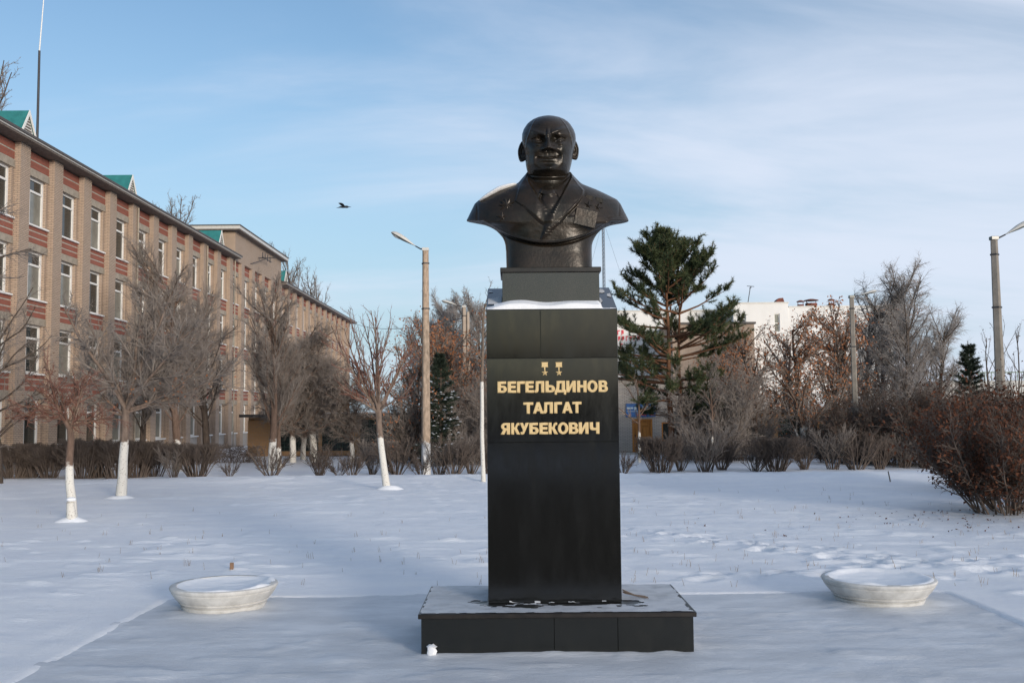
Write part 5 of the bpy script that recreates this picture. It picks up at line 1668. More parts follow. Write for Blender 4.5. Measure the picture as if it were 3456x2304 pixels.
# second whitewashed tree with long arching limbs
x, y = gnd(408, 1690)
k = y / FPX
def lp(px, py, dy=0.0): return ((px - 408) * k, dy, (1690 - py) * k)
trunk = [lp(408, 1712), lp(408, 1690), lp(412, 1620), lp(413, 1560), lp(417, 1500), lp(419, 1440), lp(418, 1390)]
rads = [.20, .165, .138, .125, .118, .11, .105]
limbs = []
rng = random.Random(43)
for (px, py, dx, dz_, L, r_) in ((418, 1392, -.55, 1, 3.4, .075), (418, 1390, .35, 1, 3.6, .08), (418, 1400, .9, .75, 3.6, .06), (416, 1405, 1.25, .45, 3.5, .05), (415, 1410, -1.1, .7, 2.8, .05), (418, 1390, 0, 1.1, 3.4, .07), (418, 1395, 1.3, .15, 3.0, .045), (418, 1415, -1.3, .35, 2.4, .04), (418, 1398, .65, .9, 3.4, .055), (418, 1395, -.25, 1.1, 3.0, .05)):
    limbs.append((lp(px, py), (dx, rng.uniform(-.7, .7), dz_), L, r_))
P2 = merged(TREE, ratio=[.6, .42, .6, .8, .5], short=[.45, .4, .3, .2, 0], n=[8, 8, 4, 2, 3], wob=[.05, .08, .13, .17, .2], kids=[2, 2.2, 2.3, 3.4, 0], up=[0, .035, .03, .01, 0], ang=[50, 40, 42, 42, 40], rr=[.4, .45, .5, .5, .5], last=4, rmin=.0042, start=[.3, .2, .1, .1, 0])
ms = tree_meshes(43, 3, .1, P2, path=(trunk, rads, limbs), bark='bark_w3', twig='twig', leaves=('leaf_orange', .02, 2, .04, .04, lambda q: q[2] < 3.6))
plant('arching_tree', 'whitewashed tree with long arching bare limbs left of the mid hedge', 'tree', ms, x, y)
mb = MB().lathe([(.42, -.03), (.34, .02), (.25, .05), (.20, .07)], 18, (x, y - .1, gz(x, y)), 1.2, .8)
tag(mb.build('snow_mound', M['fresh'], None, True), 'snow mound at the foot of the arching whitewashed tree', 'snow', kind='stuff')

# V-shaped young tree left of the lamp post
x, y = gnd(1305, 1660)
k = y / FPX
def lp(px, py, dy=0.0): return ((px - 1305) * k, dy, (1660 - py) * k)
trunk = [lp(1310, 1682), lp(1306, 1660), lp(1296, 1590), lp(1287, 1520), lp(1280, 1450), lp(1277, 1400), lp(1276, 1370)]
rads = [.15, .13, .11, .10, .095, .10, .09]
limbs = []
rng = random.Random(47)
for i in range(20):
    a_ = rng.uniform(0, 2 * math.pi); e_ = rng.choice((.15, .35, .55, .8, 1.0, .5))
    pz = rng.uniform(1372, 1420)
    limbs.append((lp(1277, pz), (math.cos(a_) * e_, math.sin(a_) * e_, 1 if e_ < .9 else .35), rng.uniform(2.2, 3.4) * (1 if e_ < .7 else .62), rng.uniform(.028, .045)))
P3 = merged(TREE, n=[8, 8, 5, 4, 3], wob=[.05, .06, .10, .15, .2], kids=[2, 1.5, 1.3, 1, 0], up=[0, .04, .05, .02, 0], ang=[50, 34, 36, 40, 40], ratio=[.6, .36, .46, .5, .5], last=3, rmin=.006, start=[.3, .2, .1, .1, 0])
ms = tree_meshes(47, 3, .1, P3, path=(trunk, rads, limbs), bark='bark_w3', twig='twig_red')
plant('vase_tree', 'leaning whitewashed young tree with a vase-shaped bare crown beside the lamp post', 'tree', ms, x, y)
mb = MB().lathe([(.40, -.03), (.30, .03), (.2, .08), (.13, .10)], 18, (x + .1, y - .05, gz(x, y)), 1.2, .7)
tag(mb.build('snow_mound', M['fresh'], None, True), 'snow mound at the foot of the leaning vase-shaped tree', 'snow', kind='stuff')

# slim whitewashed trunk beside the pillar
x, y = gnd(1632, 1637)
k = y / FPX
def lp(px, py, dy=0.0): return ((px - 1632) * k, dy, (1637 - py) * k)
trunk = [lp(1634, 1660), lp(1632, 1637), lp(1630, 1560), lp(1628, 1480), lp(1629, 1400), lp(1629, 1300), lp(1632, 1200), lp(1633, 1120), lp(1640, 1040)]
rads = [.10, .085, .075, .07, .065, .06, .05, .04, .025]
limbs = []
rng = random.Random(53)
for i in range(12):
    a_ = rng.uniform(0, 2 * math.pi)
    pz = rng.uniform(1060, 1250)
    limbs.append((lp(1632, pz), (math.cos(a_), math.sin(a_), rng.uniform(.9, 1.8)), rng.uniform(.6, 1.2), .02))
ms = tree_meshes(53, 3, .1, merged(P3, kids=[2, 1.0, 1.0, 1, 0]), path=(trunk, rads, limbs), bark='bark_w2', twig='twig')
plant('slim_tree', 'slim whitewashed trunk standing right beside the black pillar', 'tree', ms, x, y)

# dense upright trees before the brick building: three crowns, reused
UPR = merged(TREE, n=[10, 8, 5, 2, 3], wob=[.03, .07, .12, .16, .2], up=[.02, .06, .05, .03, 0], kids=[3.2, 2.2, 1.9, 1.5, 0], start=[.24, .15, .1, .1, 0], ang=[32, 32, 36, 40, 40], ratio=[.52, .38, .48, .5, .5], rmin=.008)
ROU = merged(TREE, n=[8, 7, 5, 2, 3], wob=[.05, .10, .15, .18, .2], up=[.02, .02, .02, .0, 0], kids=[3.4, 2.2, 1.9, 1.6, 0], start=[.30, .15, .1, .1, 0], ang=[58, 44, 44, 44, 40], ratio=[.52, .42, .5, .5, .5], rmin=.008, short=[.25, .4, .3, .2, 0])
m_up1 = tree_meshes(61, 8.0, .19, merged(UPR, n=[10, 7, 4, 2, 3], ratio=[.55, .46, .62, .80, .5], rr=[.24, .40, .45, .55, .5], rmin=.0033, up=[.02, .06, .05, .04, 0], ang=[46, 32, 30, 28, 40], kids=[4.2, 2.3, 2.2, 3.6, 0]), bark='bark_w', twig='twig')
m_up2 = tree_meshes(62, 7.2, .18, merged(UPR, n=[10, 7, 4, 2, 3], ratio=[.55, .46, .62, .80, .5], rr=[.24, .40, .45, .55, .5], rmin=.0033, up=[.02, .06, .05, .04, 0], ang=[36, 28, 28, 26, 40], kids=[3.2, 2.0, 2.0, 3.2, 0]), bark='bark_w', twig='twig')
m_ro1 = tree_meshes(63, 5.2, .17, merged(ROU, n=[9, 6, 4, 2, 3], ratio=[.55, .48, .62, .8, .5], rr=[.28, .42, .48, .55, .5], rmin=.0042, kids=[4.6, 2.6, 2.4, 3.4, 0]), bark='bark_w', twig='twig')
m_up3 = tree_meshes(64, 7.2, .2, merged(UPR, n=[10, 7, 4, 2, 3], ratio=[.55, .46, .62, .80, .5], rr=[.24, .40, .45, .55, .5], rmin=.0033, up=[.02, .06, .05, .04, 0], ang=[42, 30, 30, 28, 40], kids=[3.4, 2.1, 2.0, 3.2, 0]), bark='bark', twig='twig')
x, y = gnd(600, 1597)
plant('upright_tree', 'tall dense bare tree with whitewashed foot in front of the brick building centre', 'tree', m_up1, x, y, .4, 1.0, GT)
plant('upright_tree', 'tall dark-stemmed bare tree just right of the dense whitewashed one', 'tree', m_up3, at(700, 1500, 50)[0], 50, 1.3, .98, GT)
plant('upright_tree', 'tall bare tree behind the clipped hedge, nearest the second storey windows', 'tree', m_up3, at(480, 1500, 47)[0], 47, 3.3, .80, GT)
x, y = gnd(917, 1592)
plant('upright_tree', 'tall many-limbed bare tree with patchy whitewash before the stair tower', 'tree', m_up2, x, y, 2.0, 1.0, GT)
plant('upright_tree', 'slimmer bare tree beside the many-limbed one before the stair tower', 'tree', m_up2, at(942, 1580, 45.5)[0], 45.5, 4.1, .72, GT)
plant('round_tree', 'dark round-crowned bare tree with whitewashed trunk before the far wing', 'tree', m_ro1, at(1060, 1556, 51)[0], 51, 0.5, 1.12, GT)
plant('round_tree', 'smaller dark round bare tree with whitewashed trunk left of the far wing end', 'tree', m_ro1, at(988, 1562, 50)[0], 50, 2.4, 1.0, GT)
plant('round_tree', 'low round bare tree by the gallery wall between two whitewashed trunks', 'tree', m_ro1, at(1022, 1555, 53)[0], 53, 4.6, .9, GT)
plant('round_tree', 'spreading bare tree in front of the gallery windows, left of the vase-shaped tree', 'tree', m_ro1, at(1190, 1560, 50)[0], 50, 1.6, .74, GT)
# large tree at the left edge whose limbs reach into the view, and shrubs below it
m_edge = tree_meshes(66, 9.5, .2, merged(ROU, rmin=.0045, rr=[.34, .45, .5, .5, .5], kids=[3.0, 1.7, 1.6, 2.2, 0], up=[.02, .05, .03, .0, 0], start=[.25, .2, .1, .1, 0], ratio=[.60, .42, .5, .5, .5]), bark='bark', twig='twig')
plant('edge_tree', 'bare tree at the left edge reaching thin limbs across the brick building', 'tree', m_edge, -17.4, 26.8, 2.2, .95)
plant('edge_tree', 'bare tree with thin reaching limbs in front of the building\'s nearest bays', 'tree', m_edge, -18.3, 35.5, 4.0, .62)
# tall trees beyond the long building
m_pop = tree_meshes(67, 25, .34, merged(UPR, kids=[1.8, 1.4, 1.4, 2.2, 0], ang=[24, 30, 36, 40, 40], rmin=.012, n=[12, 8, 5, 2, 3]), bark='bark', twig='twig')
GP = 'bare tree tops beyond the brick building roof'
for (px, py, lab, rz) in ((5, 245, 'bare tree top above the nearest roof end of the brick building', .3), (618, 665, 'bare tree top above the roof between dormer and tower', 1.5), (985, 850, 'bare tree top above the roof just right of the tower', 3.0), (1065, 905, 'lower bare tree top above the far wing roof', 4.4), (545, 700, 'thin bare tree top above the roof, left of the tower', 5.2), (905, 815, 'thin bare tree top peeping over the tower roof', 2.2)):
    Y = 33.5 * FPX / (1728 - px)
    ztop_ = at(px, py, Y)[2]
    plant('poplar_tree', lab, 'tree', m_pop, -33.5 - 1, Y, rz, ztop_ / 29.5, GP)

# frosted trees and orange-leaved small trees between lamp posts
m_fr = tree_meshes(71, 9.5, .18, merged(UPR, n=[10, 7, 4, 2, 3], ratio=[.55, .46, .62, .80, .5], rr=[.26, .42, .48, .55, .5], kids=[3.4, 2.1, 2.0, 3.2, 0], ang=[40, 34, 32, 30, 40], rmin=.008), bark='bark', twig='twig_frost')
GF = 'frosted trees far behind'
for (px, py, Y, lab, rz) in ((1490, 1045, 82, 'frosted grey tree behind the lamp post left of the pillar', .2), (1560, 1020, 78, 'frosted grey tree behind the twin lamp post', 1.7), (1625, 1030, 74, 'frosted grey tree partly hidden by the black pillar', 3.1), (1415, 1095, 90, 'frosted grey tree behind the vase-shaped tree', 4.2)):
    zt_ = at(px, py, Y)[2]
    plant('frosted_tree', lab, 'tree', m_fr, at(px, 1380, Y)[0], Y, rz, zt_ / 10.6, GF)
SM = merged(TREE, n=[7, 6, 5, 3, 2], kids=[3.4, 2.0, 1.7, 0, 0], last=3, start=[.14, .15, .1, 0, 0], ang=[40, 40, 42, 40, 40], up=[.02, .04, .03, .0, 0], ratio=[.60, .48, .5, .5, .5], rmin=.008, leaf_from=2)
m_or1 = tree_meshes(72, 6.0, .11, SM, bark='bark', twig='twig', leaves=('leaf_orange', .36, 1, .065, .07))
m_or2 = tree_meshes(73, 5.6, .12, merged(SM, ang=[46, 40, 42, 40, 40]), bark='bark_w', twig='twig', leaves=('leaf_orange', .15, 2, .06, .06))
GO = 'small trees that kept their orange leaves'
for (px, py, Y, m_, lab, rz) in ((1395, 1150, 47, m_or1, 'orange-leaved small tree just left of the tall lamp post', .3), (1580, 1180, 52, m_or1, 'orange-leaved small tree behind the snowy spruce', 2.1), (1500, 1140, 58, m_or2, 'thin orange-leaved tree above the snowy spruce', 3.7), (1640, 1120, 50, m_or1, 'orange-leaved small tree half hidden by the pillar\'s left edge', 5.0)):
    zt_ = at(px, py, Y)[2]
    plant('leafy_small_tree', lab, 'tree', m_, at(px, 1380, Y)[0], Y, rz, zt_ / 6.0, GO)


# conifers
def needles_np(tips, rs_, per, ln, w, cone=.8):
    T = np.asarray(tips, dtype=np.float64)
    C = np.repeat(T[:, :3], per, 0); D = np.repeat(T[:, 3:6], per, 0)
    n = len(C)
    a = D * cone + rs_.normal(0, .62, (n, 3)); a /= np.linalg.norm(a, axis=1, keepdims=True)
    b = rs_.normal(0, 1, (n, 3)); b -= a * (a * b).sum(1, keepdims=True); b /= np.linalg.norm(b, axis=1, keepdims=True)
    l_ = ln * rs_.uniform(.7, 1.25, (n, 1))
    C = C - D * rs_.uniform(0, .16, (n, 1))
    V = np.stack([C - b * w / 2, C + b * w / 2, C + a * l_], 1).reshape(-1, 3)
    return V, np.arange(n * 3).reshape(-1, 3)


def pine(seed):
    rng = random.Random(seed); rs_ = np.random.RandomState(seed)
    trunk, limbs, tips = [], [], []
    for (ox, H, r, lo) in ((-.12, 11.3, .19, 2.4), (.34, 10.7, .14, 3.4)):
        pts = [(ox + .04 * math.sin(i * 1.3 + ox * 9) * (1 if i else 0) - (.10 * i / 12 if ox < 0 else -.12 * i / 12), .05 * math.cos(i * 1.7), -.2 + (H + .2) * i / 12) for i in range(13)]
        for i in range(12):
            trunk.append((*pts[i], *pts[i + 1], r * (1 - .85 * i / 12), r * (1 - .85 * (i + 1) / 12)))
        z = lo
        while z < H - .1:
            t = z / H
            # crown outline: wide below, open in the middle, full on top
            reach = np.interp(z, [2.4, 4, 5.5, 6.6, 7.6, 8.6, 9.6, 10.6, 11.2], [2.6, 3.5, 4.1, 3.2, 3.0, 2.5, 2.0, 1.3, .5])
            for _ in range(rng.choice((3, 3, 4, 4)) if ox < 0 else rng.choice((2, 3))):
                a_ = rng.uniform(0, 2 * math.pi)
                side = math.cos(a_) * (1 if ox > 0 else -1)
                if side < -.3 and rng.random() < .6: continue
                L = reach * rng.uniform(.6, 1.1)
                el = np.interp(t, [.2, .5, .75, 1], [-.02, .12, .45, 1.0]) + rng.uniform(-.15, .15)
                d = [math.cos(a_), math.sin(a_), el]
                n = 7
                p = [pts[0][0] + (pts[12][0] - pts[0][0]) * t, 0, z]
                r0 = .018 + .016 * L
                for i in range(n):
                    m_ = math.sqrt(sum(c * c for c in d))
                    q = [p[j] + d[j] / m_ * L / n for j in range(3)]
                    limbs.append((*p, *q, r0 * (1 - i / n * .8), r0 * (1 - (i + 1) / n * .8)))
                    d = [d[0] + rng.gauss(0, .09), d[1] + rng.gauss(0, .09), d[2] + rng.gauss(.05, .08)]
                    f = (i + 1) / n
                    if f > (.45 if z < 8 else .2):
                        for _k in range(3 if f < .9 else 5):
                            sd_ = [d[0] / m_ * .7 + rng.gauss(0, .6), d[1] / m_ * .7 + rng.gauss(0, .6), d[2] / m_ * .5 + rng.gauss(.45, .4)]
                            mm = math.sqrt(sum(c * c for c in sd_)); sl_ = rng.uniform(.25, .75) * (.6 + .4 * min(1, L / 2.5))
                            pr = q
                            dd = [c / mm for c in sd_]
                            nn_ = 4
                            for jj in range(nn_):
                                dd = [dd[0] + rng.gauss(0, .12), dd[1] + rng.gauss(0, .12), dd[2] + .10]
                                mm = math.sqrt(sum(c * c for c in dd)); dd = [c / mm for c in dd]
                                q2 = [pr[c] + dd[c] * sl_ / nn_ for c in range(3)]
                                limbs.append((*pr, *q2, .011, .009))
                                if jj >= 1 or sl_ < .4: tips.append((*q2, *dd))
                                if rng.random() < .5:
                                    d3 = [dd[0] + rng.gauss(0, .7), dd[1] + rng.gauss(0, .7), dd[2] + rng.gauss(.3, .4)]
                                    mm = math.sqrt(sum(c * c for c in d3)); d3 = [c / mm for c in d3]
                                    q3 = [q2[c] + d3[c] * .17 for c in range(3)]
                                    limbs.append((*q2, *q3, .008, .007)); tips.append((*q3, *d3))
                                pr = q2
                    p = q
            z += rng.uniform(.28, .5) if z < 8.5 else rng.uniform(.16, .28)
        tips.append((*pts[12], 0, 0, 1))
    V, F = tubes_np(trunk, 9)
    me_t = mesh_np('trunk', V, F, mat=M['bark_red'], smooth=True)
    V, F = tubes_np(limbs, 4)
    me_b = mesh_np('branches', V, F, mat=M['bark_red'])
    V, F = needles_np(tips, rs_, 15, .22, .030, .8)
    me_n = mesh_np('needles', V, None, F, mat=M['needle'])
    return me_t, me_b, me_n, len(tips)


YP = 47.7
xp = at(2272, 1440, YP)[0]
me_t, me_b, me_n, ntips = pine(81)
T = thing('pine_tree', 'tall twin-stemmed green pine right of the black pillar', 'tree', (xp, YP, gz(xp, YP) - .05))
link_mesh('trunk', me_t, T); link_mesh('branches', me_b, T); link_mesh('needles', me_n, T)
T.scale = (.90, .90, (at(2272, 750, YP)[2]) / 12.35)


def spruce(seed, H, rad, snow):
    rng = random.Random(seed); rs_ = np.random.RandomState(seed)
    trunk = [(0, 0, -.2, 0, 0, H * .5, .11, .06), (0, 0, H * .5, 0, 0, H, .06, .012)]
    segs, tips, stips = [], [], []
    z = .25
    while z < H - .12:
        reach = rad * (1 - z / H) ** .85 + .08
        for _ in range(rng.choice((5, 6, 7))):
            a_ = rng.uniform(0, 2 * math.pi); L = reach * rng.uniform(.75, 1.1)
            d = [math.cos(a_), math.sin(a_), -.12 + .7 * (z / H) ** 2]
            p = [0, 0, z]; n = 6
            for i in range(n):
                q = [p[0] + d[0] * L / n, p[1] + d[1] * L / n, p[2] + d[2] * L / n]
                segs.append((*p, *q, .018 * (1 - i / n) + .006, .018 * (1 - (i + 1) / n) + .006))
                d[2] += .05
                for _k in range(3):
                    dd = [d[0] + rng.gauss(0, .5), d[1] + rng.gauss(0, .5), d[2] + rng.gauss(-.15, .25)]
                    mm = math.sqrt(sum(c * c for c in dd)); dd = [c / mm for c in dd]
                    s_l = .12 + .10 * rng.random()
                    q2 = [q[c] + dd[c] * s_l for c in range(3)]
                    segs.append((*q, *q2, .007, .005))
                    tips.append((*q2, *dd)); tips.append((q[0] + dd[0] * s_l * .4, q[1] + dd[1] * s_l * .4, q[2] + dd[2] * s_l * .4, *dd))
                    if rng.random() < snow and z < H * .75: stips.append((q2[0] - dd[0] * .05, q2[1] - dd[1] * .05, q2[2] + .025))
                p = q
        z += .19 + .06 * rng.random()
    tips.append((0, 0, H, 0, 0, 1))
    V, F = tubes_np(trunk, 8); a = mesh_np('trunk', V, F, mat=M['bark'], smooth=True)
    V, F = tubes_np(segs, 3); b = mesh_np('branches', V, F, mat=M['bark'])
    V, F = needles_np(tips, rs_, 9, .13, .026, 1.1); c = mesh_np('needles', V, None, F, mat=M['needle_d'])
    d = None
    if stips:
        S = np.array(stips)
        k_ = 6; t_ = 2 * np.pi * np.arange(k_) / k_
        r_ = rs_.uniform(.05, .11, (len(S), 1, 1))
        ring = np.stack([np.cos(t_), np.sin(t_), np.zeros(k_)], 1)[None] * r_
        tp = np.array([[[0, 0, .045]]]) + np.zeros((len(S), 1, 3))
        V = (np.concatenate([ring, tp], 1) + S[:, None, :]).reshape(-1, 3)
        base = np.arange(len(S))[:, None] * 7; j = np.arange(6)[None]
        F = np.stack([base + j, base + (j + 1) % 6, base + 6 + 0 * j], -1).reshape(-1, 3)
        d = mesh_np('snow', V, None, F, mat=M['fresh'])
    return a, b, c, d


for (lab, px, Y, pyt, rad, snow, seed, nm) in (('snow-dusted dark spruce behind the tall lamp post', 1488, 45, 1205, 1.05, .16, 83, 'spruce_tree'), ('small dark spruce standing clear against the sky by the right lamp post', 3276, 50, 1160, 1.15, 0, 84, 'spruce_tree')):
    H = at(px, pyt, Y)[2]
    a, b, c, d = spruce(seed, H, rad, snow)
    xs_ = at(px, 1380, Y)[0]
    T = thing(nm, lab, 'tree', (xs_, Y, gz(xs_, Y)))
    link_mesh('trunk', a, T); link_mesh('branches', b, T); link_mesh('needles', c, T)
    if d: o = link_mesh('branch_snow', d, T); o['kind'] = 'stuff'

# orange-leaved maples before the white building
for (px, py, Y, m_, lab, rz, s2) in ((2712, 1085, 53, m_or2, 'whitewashed tree with tufts of orange leaves in front of the white building', .6, 1.0),
                                     (2580, 1160, 54, m_or1, 'bushy orange-leaved tree beside the pine', 1.9, 1.0), (2640, 1150, 58, m_or2, 'orange-leaved tree between the pine and the lamp post', 3.3, 1.0),
                                     (2800, 1130, 56, m_or1, 'orange-leaved tree just left of the lamp post by the white building', 4.4, 1.0), (2850, 1060, 60, m_or2, 'taller thin orange-leaved tree at the lamp post by the white building', 5.3, 1.0),
                                     (2500, 1230, 51, m_or1, 'low orange-leaved tree under the pine\'s right branches', 2.7, 1.0)):
    zt_ = at(px, py, Y)[2]
    plant('leafy_small_tree', lab, 'tree', m_, at(px, 1380, Y)[0], Y, rz, zt_ / 6.0 * s2, GO)
# birches with hanging twigs
BIR = merged(TREE, nlast=3, n=[12, 8, 5, 5, 4], wob=[.03, .07, .12, .14, .15], up=[.02, .04, -.02, -.15, 0], kids=[3.6, 2.3, 2.5, 0, 0], start=[.14, .15, .1, 0, 0], ang=[42, 44, 46, 40, 40], ratio=[.54, .44, .80, .5, .5], rr=[.28, .42, .5, .5, .5], last=3, rmin=.006, leaf_from=3)
m_bi1 = tree_meshes(91, 9.5, .19, BIR, bark='bark', twig='twig_frost', leaves=('leaf_orange', .004, 3, .05, .15))
m_bi2 = tree_meshes(92, 8.2, .17, merged(BIR, kids=[3.2, 2.4, 2.8, 0, 0]), bark='bark', twig='twig_frost')
GB = 'frosted birches right of the white building'
for (px, py, Y, m_, Hm, lab, rz) in ((3085, 930, 62, m_bi1, 10.7, 'tallest frosted birch right of the white building', .2), (2985, 985, 64, m_bi2, 9.2, 'frosted birch just right of the lamp post by the white building', 1.1), (3170, 1075, 60, m_bi2, 9.2, 'shorter frosted birch beside the small spruce', 2.6),
                                     (2915, 1040, 66, m_bi1, 10.7, 'frosted birch behind the lamp post by the white building', 3.8), (3040, 1060, 58, m_bi1, 10.7, 'frosted birch in front of the tallest birch', 5.0)):
    zt_ = at(px, py, Y)[2]
    plant('birch_tree', lab, 'tree', m_, at(px, 1380, Y)[0], Y, rz, zt_ / Hm, GB)
# thin saplings at the right edge
m_sap = tree_meshes(94, 6.5, .06, merged(TREE, n=[8, 6, 4, 3, 2], kids=[1.6, 1.3, 0, 0, 0], last=2, ang=[26, 30, 30, 30, 30], up=[0, .06, .05, 0, 0], ratio=[.45, .4, .5, .5, .5], leaf_from=1, rmin=.007), bark='bark', twig='twig', leaves=('leaf_dark', .22, 1, .05, .05))
for (px, py, Y, lab, rz) in ((3345, 1150, 52, 'thin sapling with few leaves left of the right-edge lamp post', .1), (3405, 1120, 54, 'thin sapling with few leaves right of the right-edge lamp post', 1.3), (3440, 1135, 50, 'thin sapling with few leaves at the very right edge', 2.9)):
    plant('sapling', lab, 'tree', m_sap, at(px, 1380, Y)[0], Y, rz, at(px, py, Y)[2] / 6.4, 'thin saplings at the right edge')
# young whitewashed trees among the hedge
m_yng = tree_meshes(95, 3.6, .075, merged(TREE, n=[8, 6, 4, 3, 2], kids=[1.8, 1.6, 1.2, 0, 0], last=3, ang=[46, 44, 40, 30, 30], up=[0, .04, .05, 0, 0], start=[.4, .2, .1, 0, 0], ratio=[.5, .45, .5, .5, .5], rmin=.006), bark='bark_w', twig='twig')
for (px, py, H, lab, rz) in ((2158, 1568, 3.9, 'young whitewashed tree in front of the varnished door', .4), (2402, 1572, 3.4, 'young whitewashed tree among the shrubs under the pine', 1.5), (2555, 1560, 3.2, 'young whitewashed tree behind the hedge right of the pine', 2.8)):
    x, y = gnd(px, py)
    plant('young_tree', lab, 'tree', m_yng, x, y, rz, H / 3.6, 'young whitewashed trees behind the hedge')

# ---- shrubs
def shrub_meshes(seed, n_stem, H, spread, P, clip=None, stem='twig_dark', twig='twig', leaves=None, foot=.22, r=.014):
    rng = random.Random(seed)
    out = [[] for _ in range(P['last'] + 1)]
    nodes = []
    Pc = merged(P, clip=clip) if clip else P
    for i in range(n_stem):
        a_ = rng.uniform(0, 2 * math.pi); e_ = spread * math.sqrt(rng.random())
        f_ = foot * math.sqrt(rng.random())
        p = (f_ * math.cos(a_), f_ * math.sin(a_), -.08 + .1)
        out[0].append((p[0] * .9, p[1] * .9, -.12, *p, r * 1.1, r))
        grow(rng, out, nodes, p, tuple(Vector((math.cos(a_) * e_, math.sin(a_) * e_, 1)).normalized()), H * rng.uniform(.75, 1.15), r * rng.uniform(.7, 1.3), 0, Pc)
    V, F = tubes_np(out[0], 5); a = mesh_np('stems', V, F, mat=M[stem])
    V, F, F3 = twigs_np([s_ for lv in range(1, P['last'] + 1) for s_ in out[lv]]); b = mesh_np('twigs', V, F, F3, mat=M[twig])
    l_ = None
    if leaves:
        lm, frac, per, size, sp_ = leaves
        tips = [q for q in nodes if rng.random() < frac]
        V, F = leaves_np(tips, rng, per, size, sp_); l_ = mesh_np('leaves', V, F, mat=M[lm])
    return a, b, l_


SH = dict(n=[7, 5, 4, 3], wob=[.07, .13, .17, .2], up=[.02, .05, .04, 0], kids=[1.9, 1.8, 1.2, 0], start=[.35, .15, .1, 0], ang=[32, 36, 38, 40], ratio=[.42, .5, .5, .5], short=[.3, .3, .2, 0], rr=[.55, .6, .7, .7], rend=[.5, .5, .6, .6], rmin=.0045, last=2, nlast=2)
m_s1 = shrub_meshes(101, 30, 1.25, .75, SH, stem='twig_dark', twig='twig_dark', r=.017)
m_s2 = shrub_meshes(102, 24, 1.3, .55, merged(SH, kids=[2.2, 2.0, 1.2, 0]), stem='twig_dark', twig='twig', r=.016)
m_s3 = shrub_meshes(103, 18, 1.0, 1.0, SH, stem='twig_dark', twig='twig_dark', r=.02)
